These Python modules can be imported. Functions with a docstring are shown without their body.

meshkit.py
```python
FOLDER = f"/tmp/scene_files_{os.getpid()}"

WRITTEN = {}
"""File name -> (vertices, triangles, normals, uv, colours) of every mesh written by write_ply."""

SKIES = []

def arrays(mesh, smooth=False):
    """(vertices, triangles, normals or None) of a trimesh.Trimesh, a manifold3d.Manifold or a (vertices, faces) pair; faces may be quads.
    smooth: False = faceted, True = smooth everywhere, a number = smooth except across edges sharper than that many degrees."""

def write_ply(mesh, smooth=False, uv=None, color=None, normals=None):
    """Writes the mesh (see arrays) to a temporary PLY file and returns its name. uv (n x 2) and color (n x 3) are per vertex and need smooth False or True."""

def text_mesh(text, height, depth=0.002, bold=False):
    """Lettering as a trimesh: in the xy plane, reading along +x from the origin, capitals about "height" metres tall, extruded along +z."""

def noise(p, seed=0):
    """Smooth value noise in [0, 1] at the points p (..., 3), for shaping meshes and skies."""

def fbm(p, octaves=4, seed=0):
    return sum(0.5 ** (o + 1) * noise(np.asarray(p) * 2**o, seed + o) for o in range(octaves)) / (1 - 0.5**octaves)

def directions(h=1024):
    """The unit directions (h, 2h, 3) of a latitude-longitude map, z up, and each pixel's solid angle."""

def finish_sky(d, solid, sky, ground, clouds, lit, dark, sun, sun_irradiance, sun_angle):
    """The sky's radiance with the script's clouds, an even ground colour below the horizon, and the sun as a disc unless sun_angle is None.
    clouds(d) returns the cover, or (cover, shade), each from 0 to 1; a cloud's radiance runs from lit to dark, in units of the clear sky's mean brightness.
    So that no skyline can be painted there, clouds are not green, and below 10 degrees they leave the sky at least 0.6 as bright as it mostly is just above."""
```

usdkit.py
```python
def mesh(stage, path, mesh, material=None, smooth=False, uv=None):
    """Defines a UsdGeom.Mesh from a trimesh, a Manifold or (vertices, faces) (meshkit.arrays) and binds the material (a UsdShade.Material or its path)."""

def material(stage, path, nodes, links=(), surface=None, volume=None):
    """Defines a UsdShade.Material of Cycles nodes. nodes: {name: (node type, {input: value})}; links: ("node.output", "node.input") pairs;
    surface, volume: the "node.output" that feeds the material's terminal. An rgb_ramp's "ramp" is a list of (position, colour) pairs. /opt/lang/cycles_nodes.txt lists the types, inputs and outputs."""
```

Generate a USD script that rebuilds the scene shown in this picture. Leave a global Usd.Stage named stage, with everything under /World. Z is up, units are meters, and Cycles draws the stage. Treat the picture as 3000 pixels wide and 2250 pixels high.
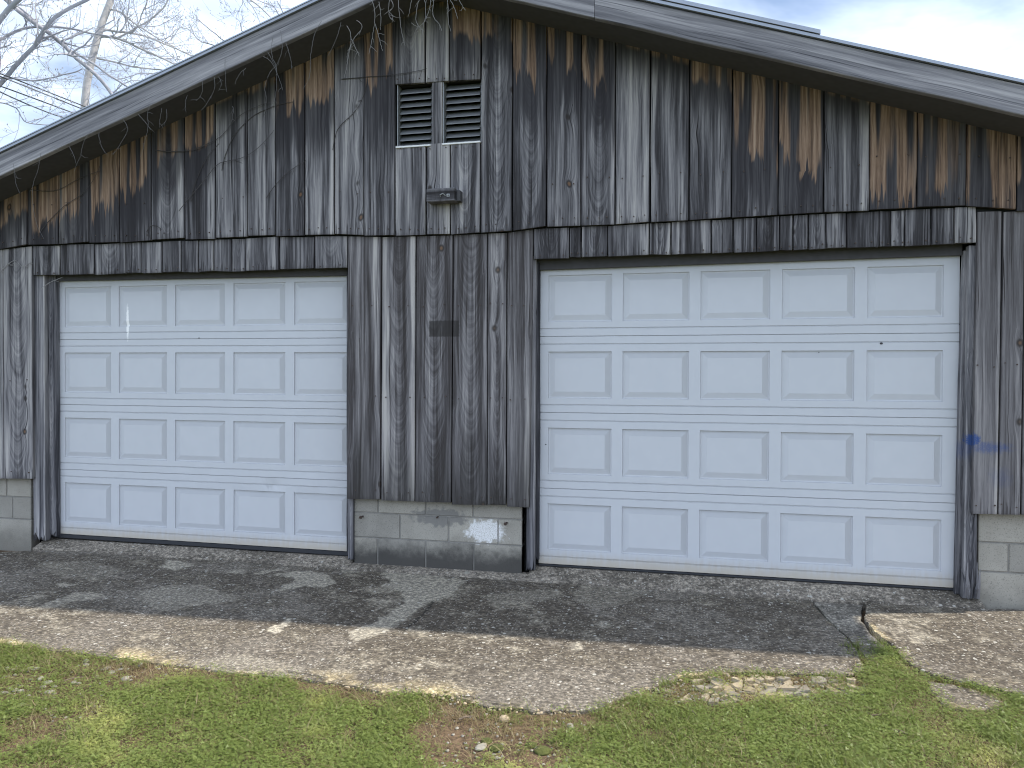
import math, random
import numpy as np
import trimesh, shapely
from shapely.geometry import Polygon, Point, LineString
from scipy.spatial import Delaunay
from scipy.spatial.transform import Rotation
import usdkit, meshkit
from pxr import Usd, UsdGeom, UsdLux, UsdShade, Sdf, Gf, Vt

random.seed(7)
rng = np.random.default_rng(7)
stage = Usd.Stage.CreateInMemory()
UsdGeom.SetStageUpAxis(stage, 'Z')
UsdGeom.SetStageMetersPerUnit(stage, 1.0)
UsdGeom.Xform.Define(stage, '/World')
UsdGeom.Scope.Define(stage, '/World/Looks')

# ------------------------------------------------------------------ camera, sky, sun, exposure
CAM = np.array([0.9221, -5.0489, 1.3568]); FPX = 2136.1      # metres; focal length for a 3000 pixel wide picture
CROT = Rotation.from_rotvec([-0.01113, -0.00437, 0.21818]).as_matrix()
EXPOSURE = 0.60
SUN_DIR = np.array([0.90, 0.20, 1.0]); SUN_DIR /= np.linalg.norm(SUN_DIR)
SUN_ELEV, SUN_ROT = math.asin(SUN_DIR[2]), math.atan2(SUN_DIR[0], SUN_DIR[1])
SUN_INT = 1.06
SKY_STRENGTH = 0.12
cam = UsdGeom.Camera.Define(stage, '/World/camera')
cam.CreateHorizontalApertureAttr(36.0); cam.CreateVerticalApertureAttr(27.0)
cam.CreateFocalLengthAttr(36.0 * FPX / 3000.0)
cam.CreateClippingRangeAttr(Gf.Vec2f(0.05, 5000))
cam.CreateExposureAttr(EXPOSURE)
m4 = np.eye(4)
m4[:3, 0] = CROT[:, 0]; m4[:3, 1] = CROT[:, 2]; m4[:3, 2] = -CROT[:, 1]; m4[:3, 3] = CAM
cam.AddTransformOp().Set(Gf.Matrix4d(m4.T.tolist()))

sun = UsdLux.DistantLight.Define(stage, '/World/sun')
sun.CreateIntensityAttr(SUN_INT); sun.CreateAngleAttr(0.9); sun.CreateNormalizeAttr(True)
sun.CreateColorAttr(Gf.Vec3f(1.0, 0.93, 0.82))
zx = SUN_DIR; xx = np.cross([0, 0, 1.0], zx); xx /= np.linalg.norm(xx); yx = np.cross(zx, xx)
ms = np.eye(4); ms[:3, 0] = xx; ms[:3, 1] = yx; ms[:3, 2] = zx
sun.AddTransformOp().Set(Gf.Matrix4d(ms.T.tolist()))


# ------------------------------------------------------------------ node graph helper
class H:
    def __init__(s, name, out): s.name, s.out = name, out
    def __getitem__(s, k): return H(s.name, k)
    def ref(s): return s.name + '.' + s.out


class Graph:
    def __init__(s): s.nodes, s.links, s.k = {}, [], 0
    def n(s, kind, out, **inp):
        s.k += 1; name = f'{kind}_{s.k}'; vals = {}
        for k, v in inp.items():
            if isinstance(v, H): s.links.append((v.ref(), f'{name}.{k}'))
            else: vals[k] = v
        s.nodes[name] = (kind, vals); return H(name, out)
    def m(s, op, a, b=0.0, c=0.0, clamp=False): return s.n('math', 'value', math_type=op, value1=a, value2=b, value3=c, use_clamp=clamp)
    def add(s, a, b): return s.m('add', a, b)
    def sub(s, a, b): return s.m('subtract', a, b)
    def mul(s, a, b): return s.m('multiply', a, b)
    def madd(s, a, b, c): return s.m('multiply_add', a, b, c)
    def vec(s, x, y, z): return s.n('combine_xyz', 'vector', x=x, y=y, z=z)
    def sep(s, v): return s.n('separate_xyz', 'x', vector=v)
    def noise(s, v, scale=1.0, detail=2.0, rough=0.5, dist=0.0): return s.n('noise_texture', 'fac', dimensions='3D', type='fBM', vector=v, scale=scale, detail=detail, roughness=rough, distortion=dist)
    def step(s, v, a, b, lo=0.0, hi=1.0): return s.n('map_range', 'result', range_type='smoothstep', value=v, from_min=a, from_max=b, to_min=lo, to_max=hi, clamp=True)
    def mix(s, f, a, b, t='mix'): return s.n('mix', 'color', mix_type=t, fac=f, color1=a, color2=b)
    def ramp(s, f, stops): return s.n('rgb_ramp', 'color', fac=f, ramp=stops)
    def attr(s, name): return s.n('attribute', 'vector', attribute=name)
    def pos(s): return s.n('geometry', 'position')
    def bump(s, h, strength=0.4, distance=0.004): return s.n('bump', 'normal', height=h, strength=strength, distance=distance)
    def done(s, name, surf): return usdkit.material(stage, '/World/Looks/' + name, s.nodes, s.links, surface=surf.ref())


def principled(g, color, rough=0.8, normal=None, **kw):
    a = dict(base_color=color, roughness=rough, **kw)
    if normal is not None: a['normal'] = normal
    return g.n('principled_bsdf', 'BSDF', **a)


def simple(name, color, rough=0.8, vary=0.25, scale=20.0, bump=0.0, **kw):
    g = Graph(); nz = g.noise(g.pos(), scale, 4.0, 0.6)
    c = g.mix(nz, tuple(x * (1 - vary) for x in color), tuple(min(1, x * (1 + vary)) for x in color))
    nm = g.bump(nz, 0.5, bump) if bump else None
    return g.done(name, principled(g, c, rough, nm, **kw))


# ------------------------------------------------------------------ sky
g = Graph()
d = g.n('texture_coordinate', 'generated')
skyt = g.n('sky_texture', 'color', sky_type='single_scattering', sun_disc=False, sun_elevation=SUN_ELEV, sun_rotation=SUN_ROT, altitude=100.0, air_density=1.0, aerosol_density=1.0, ozone_density=1.0)
dn = g.n('vector_math', 'vector', math_type='normalize', vector1=d)
sp = g.sep(dn)
zz = g.m('maximum', sp['z'], 0.12)
pl = g.vec(g.m('divide', sp['x'], zz), g.m('divide', sp['y'], zz), 0.0)
c1 = g.noise(g.n('mapping', 'vector', vector=pl, location=(3.1, 1.7, 0.4)), 0.75, 7.0, 0.52, 0.5)
cover = g.step(c1, 0.30, 0.54)
c2 = g.noise(g.n('mapping', 'vector', vector=pl, location=(9.1, 4.7, 2.4)), 1.6, 5.0, 0.55)
CLOUD_HI, CLOUD_LO = (7.9, 8.9, 10.5), (4.5, 5.5, 7.6)
ccol = g.mix(g.step(c2, 0.3, 0.7), CLOUD_LO, CLOUD_HI)
col = g.mix(g.mul(cover, 0.93), skyt, ccol)
bgs = g.n('background_shader', 'background', color=col, strength=SKY_STRENGTH)
skym = g.done('sky', bgs)
dome = UsdLux.DomeLight.Define(stage, '/World/sky')
UsdShade.MaterialBindingAPI.Apply(dome.GetPrim()).Bind(skym)
dome.GetPrim().SetCustomDataByKey('kind', 'structure')
dome.GetPrim().SetCustomDataByKey('label', 'pale blue sky with thin bright white cloud')

# ------------------------------------------------------------------ placing helpers
def ray(px, py):
    return CROT @ np.array([(px - 1500) / FPX, 1.0, -(py - 1125) / FPX])


def W(px, py, Y=-0.115):            # a point of the facade (the plane y = Y): x, z in metres
    r = ray(px, py); p = CAM + (Y - CAM[1]) / r[1] * r
    return float(p[0]), float(p[2])


def P3(px, py, Y):
    x, z = W(px, py, Y); return np.array([x, Y, z])


GZ0, GS = -0.048, 0.04


def gz(x, y):
    return GZ0 + GS * np.clip(y, -6.0, 0.0)


def G(px, py):                      # a point of the sloping ground
    r = ray(px, py); t = (GZ0 + GS * CAM[1] - CAM[2]) / (r[2] - GS * r[1]); p = CAM + t * r
    return float(p[0]), float(p[1])


def A(px, py, dist):                # a point at a horizontal distance from the camera
    r = ray(px, py); return CAM + r * dist / math.hypot(r[0], r[1])


used = {}


def path(parent, name):
    p = parent + '/' + name
    if p in used:
        used[p] += 1; return f'{p}_{used[p]:03d}'
    used[p] = 0; return p


def tag(prim, label=None, cat=None, group=None, kind=None):
    for k, v in (('label', label), ('category', cat), ('group', group), ('kind', kind)):
        if v: prim.SetCustomDataByKey(k, v)


def thing(name, label, cat, loc=(0, 0, 0), group=None):
    x = UsdGeom.Xform.Define(stage, path('/World', name))
    if any(loc): x.AddTranslateOp().Set(Gf.Vec3d(*map(float, loc)))
    tag(x.GetPrim(), label, cat, group)
    return str(x.GetPath())


def mesh(parent, name, geo, mat, smooth=False, attrs=None, label=None, cat=None, group=None, kind=None):
    m = usdkit.mesh(stage, path(parent, name), geo, mat, smooth=smooth)
    for k, v in (attrs or {}).items():
        v = np.asarray(v, np.float32)
        pv = UsdGeom.PrimvarsAPI(m).CreatePrimvar(k, Sdf.ValueTypeNames.Float3Array if v.ndim == 2 else Sdf.ValueTypeNames.FloatArray, 'vertex')
        pv.Set(Vt.Vec3fArray.FromNumpy(v) if v.ndim == 2 else Vt.FloatArray.FromNumpy(v))
    tag(m.GetPrim(), label, cat, group, kind)
    return str(m.GetPath())


def box(x0, x1, y0, y1, z0, z1, ch=0.0):
    if ch <= 0:
        b = trimesh.creation.box([x1 - x0, y1 - y0, z1 - z0]); b.apply_translation([(x0 + x1) / 2, (y0 + y1) / 2, (z0 + z1) / 2]); return b
    pts = []
    for sx in (0, 1):
        for sy in (0, 1):
            for sz in (0, 1):
                c = [x1 if sx else x0, y1 if sy else y0, z1 if sz else z0]; s = [-1 if q else 1 for q in (sx, sy, sz)]
                for k in range(3):
                    q = [c[i] + (0 if i == k else ch * s[i]) for i in range(3)]
                    pts.append(q)
    return trimesh.convex.convex_hull(np.array(pts))


def join(ms):
    vs, fs, n = [], [], 0
    for m in ms:
        v, f = (m.vertices, m.faces) if hasattr(m, 'vertices') else m
        vs.append(np.asarray(v)); fs.append(np.asarray(f) + n); n += len(v)
    return np.vstack(vs), np.vstack(fs)


def tube(pts, rad, sides=5):
    pts = np.asarray(pts, float); n = len(pts); rad = np.broadcast_to(np.asarray(rad, float), (n,))
    t = np.gradient(pts, axis=0); t /= np.linalg.norm(t, axis=1, keepdims=True) + 1e-12
    up = np.where(np.abs(t[:, 2:3]) > 0.9, [[1.0, 0, 0]], [[0, 0, 1.0]])
    a = np.cross(t, up); a /= np.linalg.norm(a, axis=1, keepdims=True) + 1e-12; b = np.cross(t, a)
    th = np.arange(sides) / sides * 2 * np.pi
    ring = pts[:, None] + rad[:, None, None] * (np.cos(th)[None, :, None] * a[:, None] + np.sin(th)[None, :, None] * b[:, None])
    v = np.vstack([ring.reshape(-1, 3), pts[:1], pts[-1:]])
    i = np.arange(n - 1)[:, None] * sides; k = np.arange(sides)[None]; k2 = (k + 1) % sides
    q = np.stack([i + k, i + k2, i + sides + k2, i + sides + k], -1).reshape(-1, 4)
    f = np.vstack([q[:, [0, 1, 2]], q[:, [0, 2, 3]]])
    k = np.arange(sides); k2 = (k + 1) % sides
    f = np.vstack([f, np.stack([np.full(sides, n * sides), k2, k], 1), np.stack([np.full(sides, n * sides + 1), (n - 1) * sides + k, (n - 1) * sides + k2], 1)])
    return v, f


def smoothpath(pts, n=24):
    pts = np.asarray(pts, float); s = np.r_[0, np.cumsum(np.linalg.norm(np.diff(pts, axis=0), axis=1))]
    from scipy.interpolate import PchipInterpolator
    return PchipInterpolator(s, pts)(np.linspace(0, s[-1], n))


# ------------------------------------------------------------------ materials
def wood(name, extra=None, lighter=1.0, warm=0.0, con=1.0, knots=True):
    g = Graph()
    a = g.sep(g.attr('wa')); b = g.sep(g.attr('wb')); c3 = g.sep(g.attr('wc'))
    u, vt, seed = a['x'], a['y'], a['z']
    tone, L, vb = b['x'], b['y'], b['z']
    s = g.mul(seed, 53.0)
    warp = g.sub(g.noise(g.vec(g.madd(u, 5.0, s), s, g.mul(vt, 0.9)), 1.0, 2.0), 0.5)
    uw = g.madd(warp, 0.035, u)
    vo = g.n('voronoi_texture', 'distance', dimensions='3D', feature='f1', metric='euclidean', vector=g.vec(g.madd(u, 5.0, s), g.add(s, 0.5), g.mul(vt, 4.0)), scale=1.0, randomness=1.0)
    gate = g.m('greater_than', g.sep(vo['color'])['x'], 0.60 if knots else 2.0)
    kd = g.add(vo, g.mul(g.sub(1.0, gate), 9.0))
    pull = g.m('power', g.m('maximum', g.sub(1.0, g.mul(kd, 1.9)), 0.0), 2.0)
    gx = g.madd(pull, 0.03, uw)
    fine = g.noise(g.vec(g.madd(gx, 78.0, s), s, g.mul(vt, 2.2)), 1.0, 6.0, 0.78)
    mid = g.noise(g.vec(g.madd(gx, 44.0, g.add(s, 9.0)), s, g.mul(vt, 0.45)), 1.0, 3.0, 0.6)
    big = g.noise(g.vec(g.madd(uw, 15.0, g.add(s, 3.0)), s, g.mul(vt, 0.6)), 1.0, 3.0, 0.6)
    val = g.add(g.add(tone, g.mul(g.sub(fine, 0.5), 0.95 * con)), g.add(g.mul(g.sub(mid, 0.5), 0.58 * con), g.mul(g.sub(big, 0.5), 1.40 * con)))
    sw = g.sub(g.noise(g.vec(s, g.mul(vt, 1.6), g.mul(seed, 9.0)), 1.0, 2.0), 0.5)
    un = g.madd(sw, 0.22, g.madd(warp, 0.4, c3['x']))
    sap = g.m('maximum', g.step(g.sub(c3['y'], un), -0.03, 0.05), g.step(g.sub(g.add(un, c3['z']), 1.0), -0.03, 0.05))
    val = g.madd(sap, 0.20 * con, val)
    ck = g.noise(g.vec(g.madd(gx, 120.0, g.add(s, 13.0)), s, g.mul(vt, 1.1)), 1.0, 2.0, 0.5)
    val = g.sub(val, g.mul(g.step(ck, 0.63, 0.69), 0.40 * con))
    du = g.sub(c3['x'], 0.5)
    cw = g.madd(g.mul(du, du), 1.9, g.madd(warp, 0.22, vt))
    cath = g.sub(g.noise(g.vec(g.madd(cw, 26.0, s), s, 0.3), 1.0, 2.0, 0.6), 0.5)
    cg = g.mul(g.m('greater_than', g.m('fraction', g.mul(seed, 7.3)), 0.60), g.step(g.m('absolute', du), 0.22, 0.36, 1.0, 0.0))
    val = g.madd(g.mul(cath, cg), 0.45 * con, val)
    k = lighter
    col = g.ramp(val, [(0.0, (.014 * k, .014 * k, .016 * k)), (0.25, (.050 * k, .049 * k, .054 * k)), (0.5, (.140 * k, .136 * k, .142 * k)), (0.7, (.25 * k, .24 * k, .24 * k)), (1.0, (.42 * k, .40 * k, .375 * k))])
    ed = g.m('minimum', c3['x'], g.sub(1.0, c3['x']))
    col = g.mix(g.step(ed, 0.005, 0.05, 0.55, 0.0), col, (.022, .022, .026))
    # darker board tops, and black mildew below the unweathered wood
    st = g.noise(g.vec(g.madd(gx, 24.0, g.add(s, 5.0)), s, g.mul(vt, 0.8)), 1.0, 3.0, 0.6)
    Lr = g.mul(L, g.madd(st, 1.7, 0.12))
    Ld = g.add(g.mul(Lr, 1.25), g.mul(st, g.madd(L, 0.95, 0.22)))
    dk = g.step(g.sub(Ld, vt), -0.10, 0.12)
    col = g.mix(g.mul(dk, 0.74), col, (.020, .020, .025))
    # unweathered orange wood with a jagged lower edge
    om = g.mul(g.step(g.sub(Lr, vt), -0.02, 0.03), 0.85)
    om = g.mul(om, g.step(g.noise(g.vec(g.madd(u, 16.0, g.add(s, 21.0)), s, g.mul(vt, 0.8)), 1.0, 1.0), 0.44, 0.56))
    oc = g.ramp(g.add(fine, g.mul(g.sub(mid, 0.5), 0.8)), [(0.28, (.045, .032, .025)), (0.45, (.20, .125, .08)), (0.58, (.34, .23, .155)), (0.8, (.48, .36, .26))])
    col = g.mix(om, col, oc)
    # dark runs from the nails at the lower end
    nb = g.noise(g.vec(g.madd(u, 75.0, g.add(s, 31.0)), s, g.mul(vb, 3.0)), 1.0, 2.0)
    bs = g.step(g.sub(g.mul(g.m('maximum', g.sub(nb, 0.53), 0.0), 0.9), vb), -0.03, 0.03)
    col = g.mix(g.mul(bs, 0.65), col, (.014, .014, .017))
    # knots
    kc = g.mix(g.step(kd, 0.03, 0.075), (.14, .075, .038), (.018, .016, .015))
    col = g.mix(g.step(kd, 0.075, 0.14, 0.85, 0.0), col, kc)
    if warm: col = g.mix(warm, col, (.16, .12, .085))
    if extra: col = extra(g, col)
    h = g.add(fine, g.mul(mid, 0.9))
    return g.done(name, principled(g, col, 0.88, g.bump(h, 0.55, 0.004), specular_ior_level=0.25))


def blob(g, centre, size, rough=0.35, nscale=30.0, soft=0.25):
    """mask of a ragged patch about centre"""
    p = g.pos()
    dv = g.n('vector_math', 'vector', math_type='subtract', vector1=p, vector2=centre)
    dv = g.n('vector_math', 'vector', math_type='divide', vector1=dv, vector2=size)
    r = g.n('vector_math', 'value', math_type='length', vector1=dv)
    nz = g.sub(g.noise(p, nscale, 4.0, 0.6), 0.5)
    return g.step(g.madd(nz, rough * 2, r), 1.0 - soft, 1.0 + soft, 1.0, 0.0)


def ghost(g, col):
    x0, z1 = W(1257, 940); x1, z0 = W(1345, 986)
    p = g.sep(g.pos()); nz = g.mul(g.sub(g.noise(g.pos(), 60.0, 2.0), 0.5), 0.012)
    ax = g.m('absolute', g.sub(g.add(p['x'], nz), (x0 + x1) / 2)); az = g.m('absolute', g.sub(g.add(p['z'], nz), (z0 + z1) / 2))
    mk = g.mul(g.step(ax, (x1 - x0) / 2 - .006, (x1 - x0) / 2 + .006, 1.0, 0.0), g.step(az, (z1 - z0) / 2 - .006, (z1 - z0) / 2 + .006, 1.0, 0.0))
    col = g.mix(g.mul(mk, 0.72), col, (.022, .020, .018))
    sn = g.noise(g.vec(g.mul(p['x'], 13.0), 0.3, g.mul(p['z'], 0.8)), 1.0, 3.0, 0.6)
    lo = g.step(g.add(p['z'], g.mul(g.sub(sn, 0.5), 1.3)), 0.42, 1.05, 1.0, 0.0)
    return g.mix(g.mul(lo, 0.66), col, (.026, .024, .021))


def bluepaint(g, col):
    x, z = W(2853, 1290); x2, z2 = W(2900, 1312); x3, z3 = W(2930, 1400); x4, z4 = W(2825, 1320)
    b1 = blob(g, (x, -0.1, z), (.036, .2, .040), 0.9, 38.0, 0.4)
    b2 = g.mul(blob(g, (x2, -0.1, z2), (.10, .2, .03), 0.9, 34.0, 0.6), 0.6)
    b3 = g.mul(blob(g, (x3, -0.1, z3), (.05, .2, .05), 0.8, 40.0, 0.7), 0.2)
    b4 = g.mul(blob(g, (x4, -0.1, z4), (.05, .2, .05), 0.8, 40.0, 0.6), 0.35)
    spk = g.step(g.noise(g.pos(), 170.0, 3.0, 0.7), 0.34, 0.56, 0.55, 1.0)
    return g.mix(g.mul(g.mul(g.m('maximum', g.m('maximum', b1, b2), g.m('maximum', b3, b4)), spk), 0.9), col, (.02, .06, .20))


WOOD = wood('weathered_wood', None, 1.0, 0.05, 1.25)
WOOD_CENTRE = wood('weathered_wood_centre', ghost, 1.0, 0.12, 1.2)
WOOD_RIGHT = wood('weathered_wood_painted', bluepaint, 1.0, 0.12)
WOOD_POST = wood('weathered_post_wood', bluepaint, 1.15)
WOOD_FASCIA = wood('fascia_wood', None, 1.35, 0.0, 0.7, False)
DARKWOOD = simple('shaded_wood', (.060, .058, .060), 0.9, 0.3, 25.0)
SHEATH = simple('sheathing', (.02, .02, .02), 0.95)

# white steel doors
g = Graph(); pz = g.sep(g.pos()); n1 = g.noise(g.pos(), 9.0, 5.0, 0.6); n2 = g.noise(g.vec(g.mul(pz['x'], 40.0), pz['y'], g.mul(pz['z'], 8.0)), 1.0, 4.0, 0.65)
col = g.mix(n1, (.46, .472, .492), (.512, .522, .538))
n3 = g.noise(g.pos(), 150.0, 2.0, 0.6)
col = g.mix(g.mul(g.step(n3, 0.50, 0.72), 0.16), col, (.46, .45, .42))
low = g.step(g.add(pz['z'], g.mul(g.sub(n2, 0.5), 0.10)), 0.03, 0.15, 0.62, 0.0)
col = g.mix(low, col, (.40, .33, .22))
dx, dz0 = W(374, 945, 0.0)
dr = blob(g, (dx, 0.0, dz0), (.012, .1, .125), 0.5, 40.0, 0.3)
col = g.mix(g.mul(dr, 0.8), col, (.92, .91, .88))
DOOR = g.done('door_white_steel', principled(g, col, 0.42, g.bump(n3, 0.12, 0.002), specular_ior_level=0.4))
RUBBER = simple('black_rubber', (.018, .019, .022), 0.7)
METAL = simple('dull_galvanised', (.30, .31, .31), 0.5, 0.2, 18.0, metallic=0.35)
SLAT = simple('louvre_slat', (.19, .195, .20), 0.55, 0.2, 18.0, metallic=0.2)
WHITEFLASH = simple('white_flashing', (.72, .72, .70), 0.5, 0.08)
RUST = simple('rusty_iron', (.06, .04, .03), 0.8, 0.4, 80.0)
ROOF = simple('roof_sheet', (.30, .33, .38), 0.4, 0.15, 6.0, metallic=0.3)


def blockmat(name, splash=False):
    g = Graph(); p = g.pos(); z = g.sep(p)['z']
    n1 = g.noise(p, 7.0, 4.0, 0.6); n2 = g.noise(p, 120.0, 4.0, 0.75); n3 = g.noise(p, 22.0, 3.0, 0.6)
    c = g.mix(n1, (.25, .235, .205), (.38, .36, .315))
    c = g.mix(g.step(n2, 0.53, 0.70, 0.0, 0.7), c, (.09, .085, .075))
    c = g.mix(1.0, c, g.ramp(g.n('object_info', 'random'), [(0.0, (.82, .82, .82)), (1.0, (1.12, 1.11, 1.08))]), 'multiply')
    if splash:
        low = g.step(g.add(z, g.add(g.mul(g.sub(n1, 0.5), 0.16), g.mul(g.sub(n3, 0.5), 0.10))), 0.02, 0.20, 0.90, 0.0)
        c = g.mix(low, c, (.045, .043, .040))
        x, zc = W(1290, 1515, -.06); sm = blob(g, (x, -.06, zc), (.19, .2, .062), 1.0, 22.0, 0.2)
        c = g.mix(g.mul(sm, 0.8), c, (.17, .165, .155))
        x, zc = W(1420, 1555, -.06); wh = blob(g, (x, -.06, zc), (.135, .2, .078), 1.0, 26.0, 0.22)
        c = g.mix(g.mul(wh, g.step(n2, .36, .52, .15, .92)), c, (.74, .74, .73))
    else:
        low = g.step(g.add(z, g.mul(g.sub(n1, 0.5), 0.2)), -0.05, 0.12, 0.5, 0.0)
        c = g.mix(low, c, (.09, .085, .07))
    return g.done(name, principled(g, c, 0.95, g.bump(g.add(n2, n3), 0.5, 0.005), specular_ior_level=0.2))


BLOCK = blockmat('block_masonry'); BLOCK_C = blockmat('stained_block_masonry', True)
MORTAR = simple('mortar', (.22, .21, .19), 0.95, 0.4, 30.0)

# concrete with its colour given per vertex
g = Graph(); p = g.pos(); c = g.attr('tint')
f1 = g.noise(g.n('mapping', 'vector', vector=p, scale=(.75, 1.0, 1.0)), 60.0, 5.0, 0.75); f2 = g.noise(p, 210.0, 2.0, 0.6)
c = g.mix(1.0, c, g.ramp(f1, [(0.30, (.42, .41, .40)), (0.48, (.85, .84, .83)), (0.56, (1.5, 1.48, 1.42)), (0.70, (2.6, 2.55, 2.4))]), 'multiply')
vo = g.n('voronoi_texture', 'distance', dimensions='3D', feature='f1', vector=p, scale=62.0, randomness=1.0)
gt = g.m('greater_than', g.sep(vo['color'])['x'], 0.66)
c = g.mix(g.mul(g.mul(g.step(vo, 0.22, 0.36, 1.0, 0.0), gt), 0.75), c, (.46, .43, .37))
vo2 = g.n('voronoi_texture', 'distance', dimensions='3D', feature='f1', vector=p, scale=27.0, randomness=1.0)
gt2 = g.m('greater_than', g.sep(vo2['color'])['y'], 0.90)
c = g.mix(g.mul(g.mul(g.step(vo2, 0.2, 0.3, 1.0, 0.0), gt2), 0.8), c, (.52, .50, .44))
CONC = g.done('weathered_concrete', principled(g, c, 0.93, g.bump(g.add(f1, g.mul(f2, 0.6)), 0.7, 0.006), specular_ior_level=0.25))

# soil under the lawn
g = Graph(); p = g.pos(); a1 = g.noise(p, 2.2, 4.0, 0.6); a2 = g.noise(p, 45.0, 4.0, 0.7)
c = g.mix(a1, (.085, .060, .040), (.165, .118, .078)); c = g.mix(1.0, c, g.ramp(a2, [(0.3, (.5, .5, .5)), (0.7, (1.6, 1.55, 1.5))]), 'multiply')
far = g.step(g.n('vector_math', 'value', math_type='length', vector1=p), 6.0, 9.0)
c = g.mix(far, c, g.mix(a1, (.045, .075, .018), (.085, .12, .035)))
SOIL = g.done('soil', principled(g, c, 0.97, g.bump(a2, 0.8, 0.012), specular_ior_level=0.1))


def leafmat(name, lo, hi, yel, tr=0.48):
    g = Graph(); p = g.pos(); r = g.n('object_info', 'random'); isl = g.n('geometry', 'random_per_island')
    pt = g.noise(p, 1.7, 3.0, 0.6); v = g.add(g.mul(isl, 0.55), g.add(g.mul(r, 0.25), g.mul(pt, 0.35)))
    c = g.mix(g.step(v, 0.2, 0.95), lo, hi)
    c = g.mix(g.mul(g.step(g.add(pt, g.mul(isl, 0.30)), 0.56, 0.80), 0.8), c, yel)
    d = g.n('diffuse_bsdf', 'BSDF', color=c); t = g.n('translucent_bsdf', 'BSDF', color=g.mix(1.0, c, (1.15, 1.2, .7), 'multiply'))
    gl = g.n('glossy_bsdf', 'BSDF', color=(.6, .62, .6), roughness=0.45)
    a = g.n('mix_closure', 'closure', fac=tr, closure1=d, closure2=t)
    return g.done(name, g.n('mix_closure', 'closure', fac=0.035, closure1=a, closure2=gl))


GRASS = leafmat('grass_blade', (.17, .21, .06), (.50, .54, .21), (.60, .56, .23), 0.45)
CLOVER = leafmat('clover_leaf', (.17, .22, .058), (.53, .57, .215), (.62, .58, .22), 0.3)
STRAW = leafmat('dry_grass', (.26, .21, .12), (.50, .42, .26), (.50, .43, .27), 0.4)
STONE = simple('pale_stone', (.30, .28, .235), 0.9, 0.3, 40.0, 0.004)
CRUMB = simple('broken_concrete', (.36, .295, .20), 0.95, 0.5, 45.0, 0.008)
CRUMB2 = simple('broken_concrete_grey', (.27, .24, .19), 0.95, 0.5, 60.0, 0.008)
CRUMB3 = simple('broken_concrete_tan', (.40, .34, .245), 0.95, 0.5, 35.0, 0.008)
MOSS = simple('moss', (.075, .085, .02), 1.0, 0.4, 60.0, 0.01)
TWIG = simple('dead_twig', (.17, .13, .09), 0.9, 0.3, 50.0)
BARK = simple('bark', (.33, .33, .36), 0.9, 0.35, 14.0, 0.006)
BARKPALE = simple('pale_bark', (.40, .385, .38), 0.9, 0.35, 9.0, 0.006)
VINE = simple('dead_vine_stem', (.27, .26, .25), 0.8, 0.3, 30.0)
VINEMID = simple('dry_vine_stem', (.15, .145, .145), 0.8, 0.3, 30.0)
VINEDARK = simple('dark_vine_stem', (.05, .045, .042), 0.9, 0.3, 30.0)
WIRE = simple('wire_sheath', (.05, .05, .055), 0.6)

# ------------------------------------------------------------------ the garage
GAR = thing('garage', 'low wooden gable garage of weathered grey boards with two white doors', 'garage')
RX, RZ, RS = -0.706, 3.97, 0.328            # ridge of the soffit line on the facade


def soffit(x): return RZ - RS * abs(x - RX)


YL, YG, TH = -0.115, -0.140, 0.024          # front faces of the lower boards and of the gable boards


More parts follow.
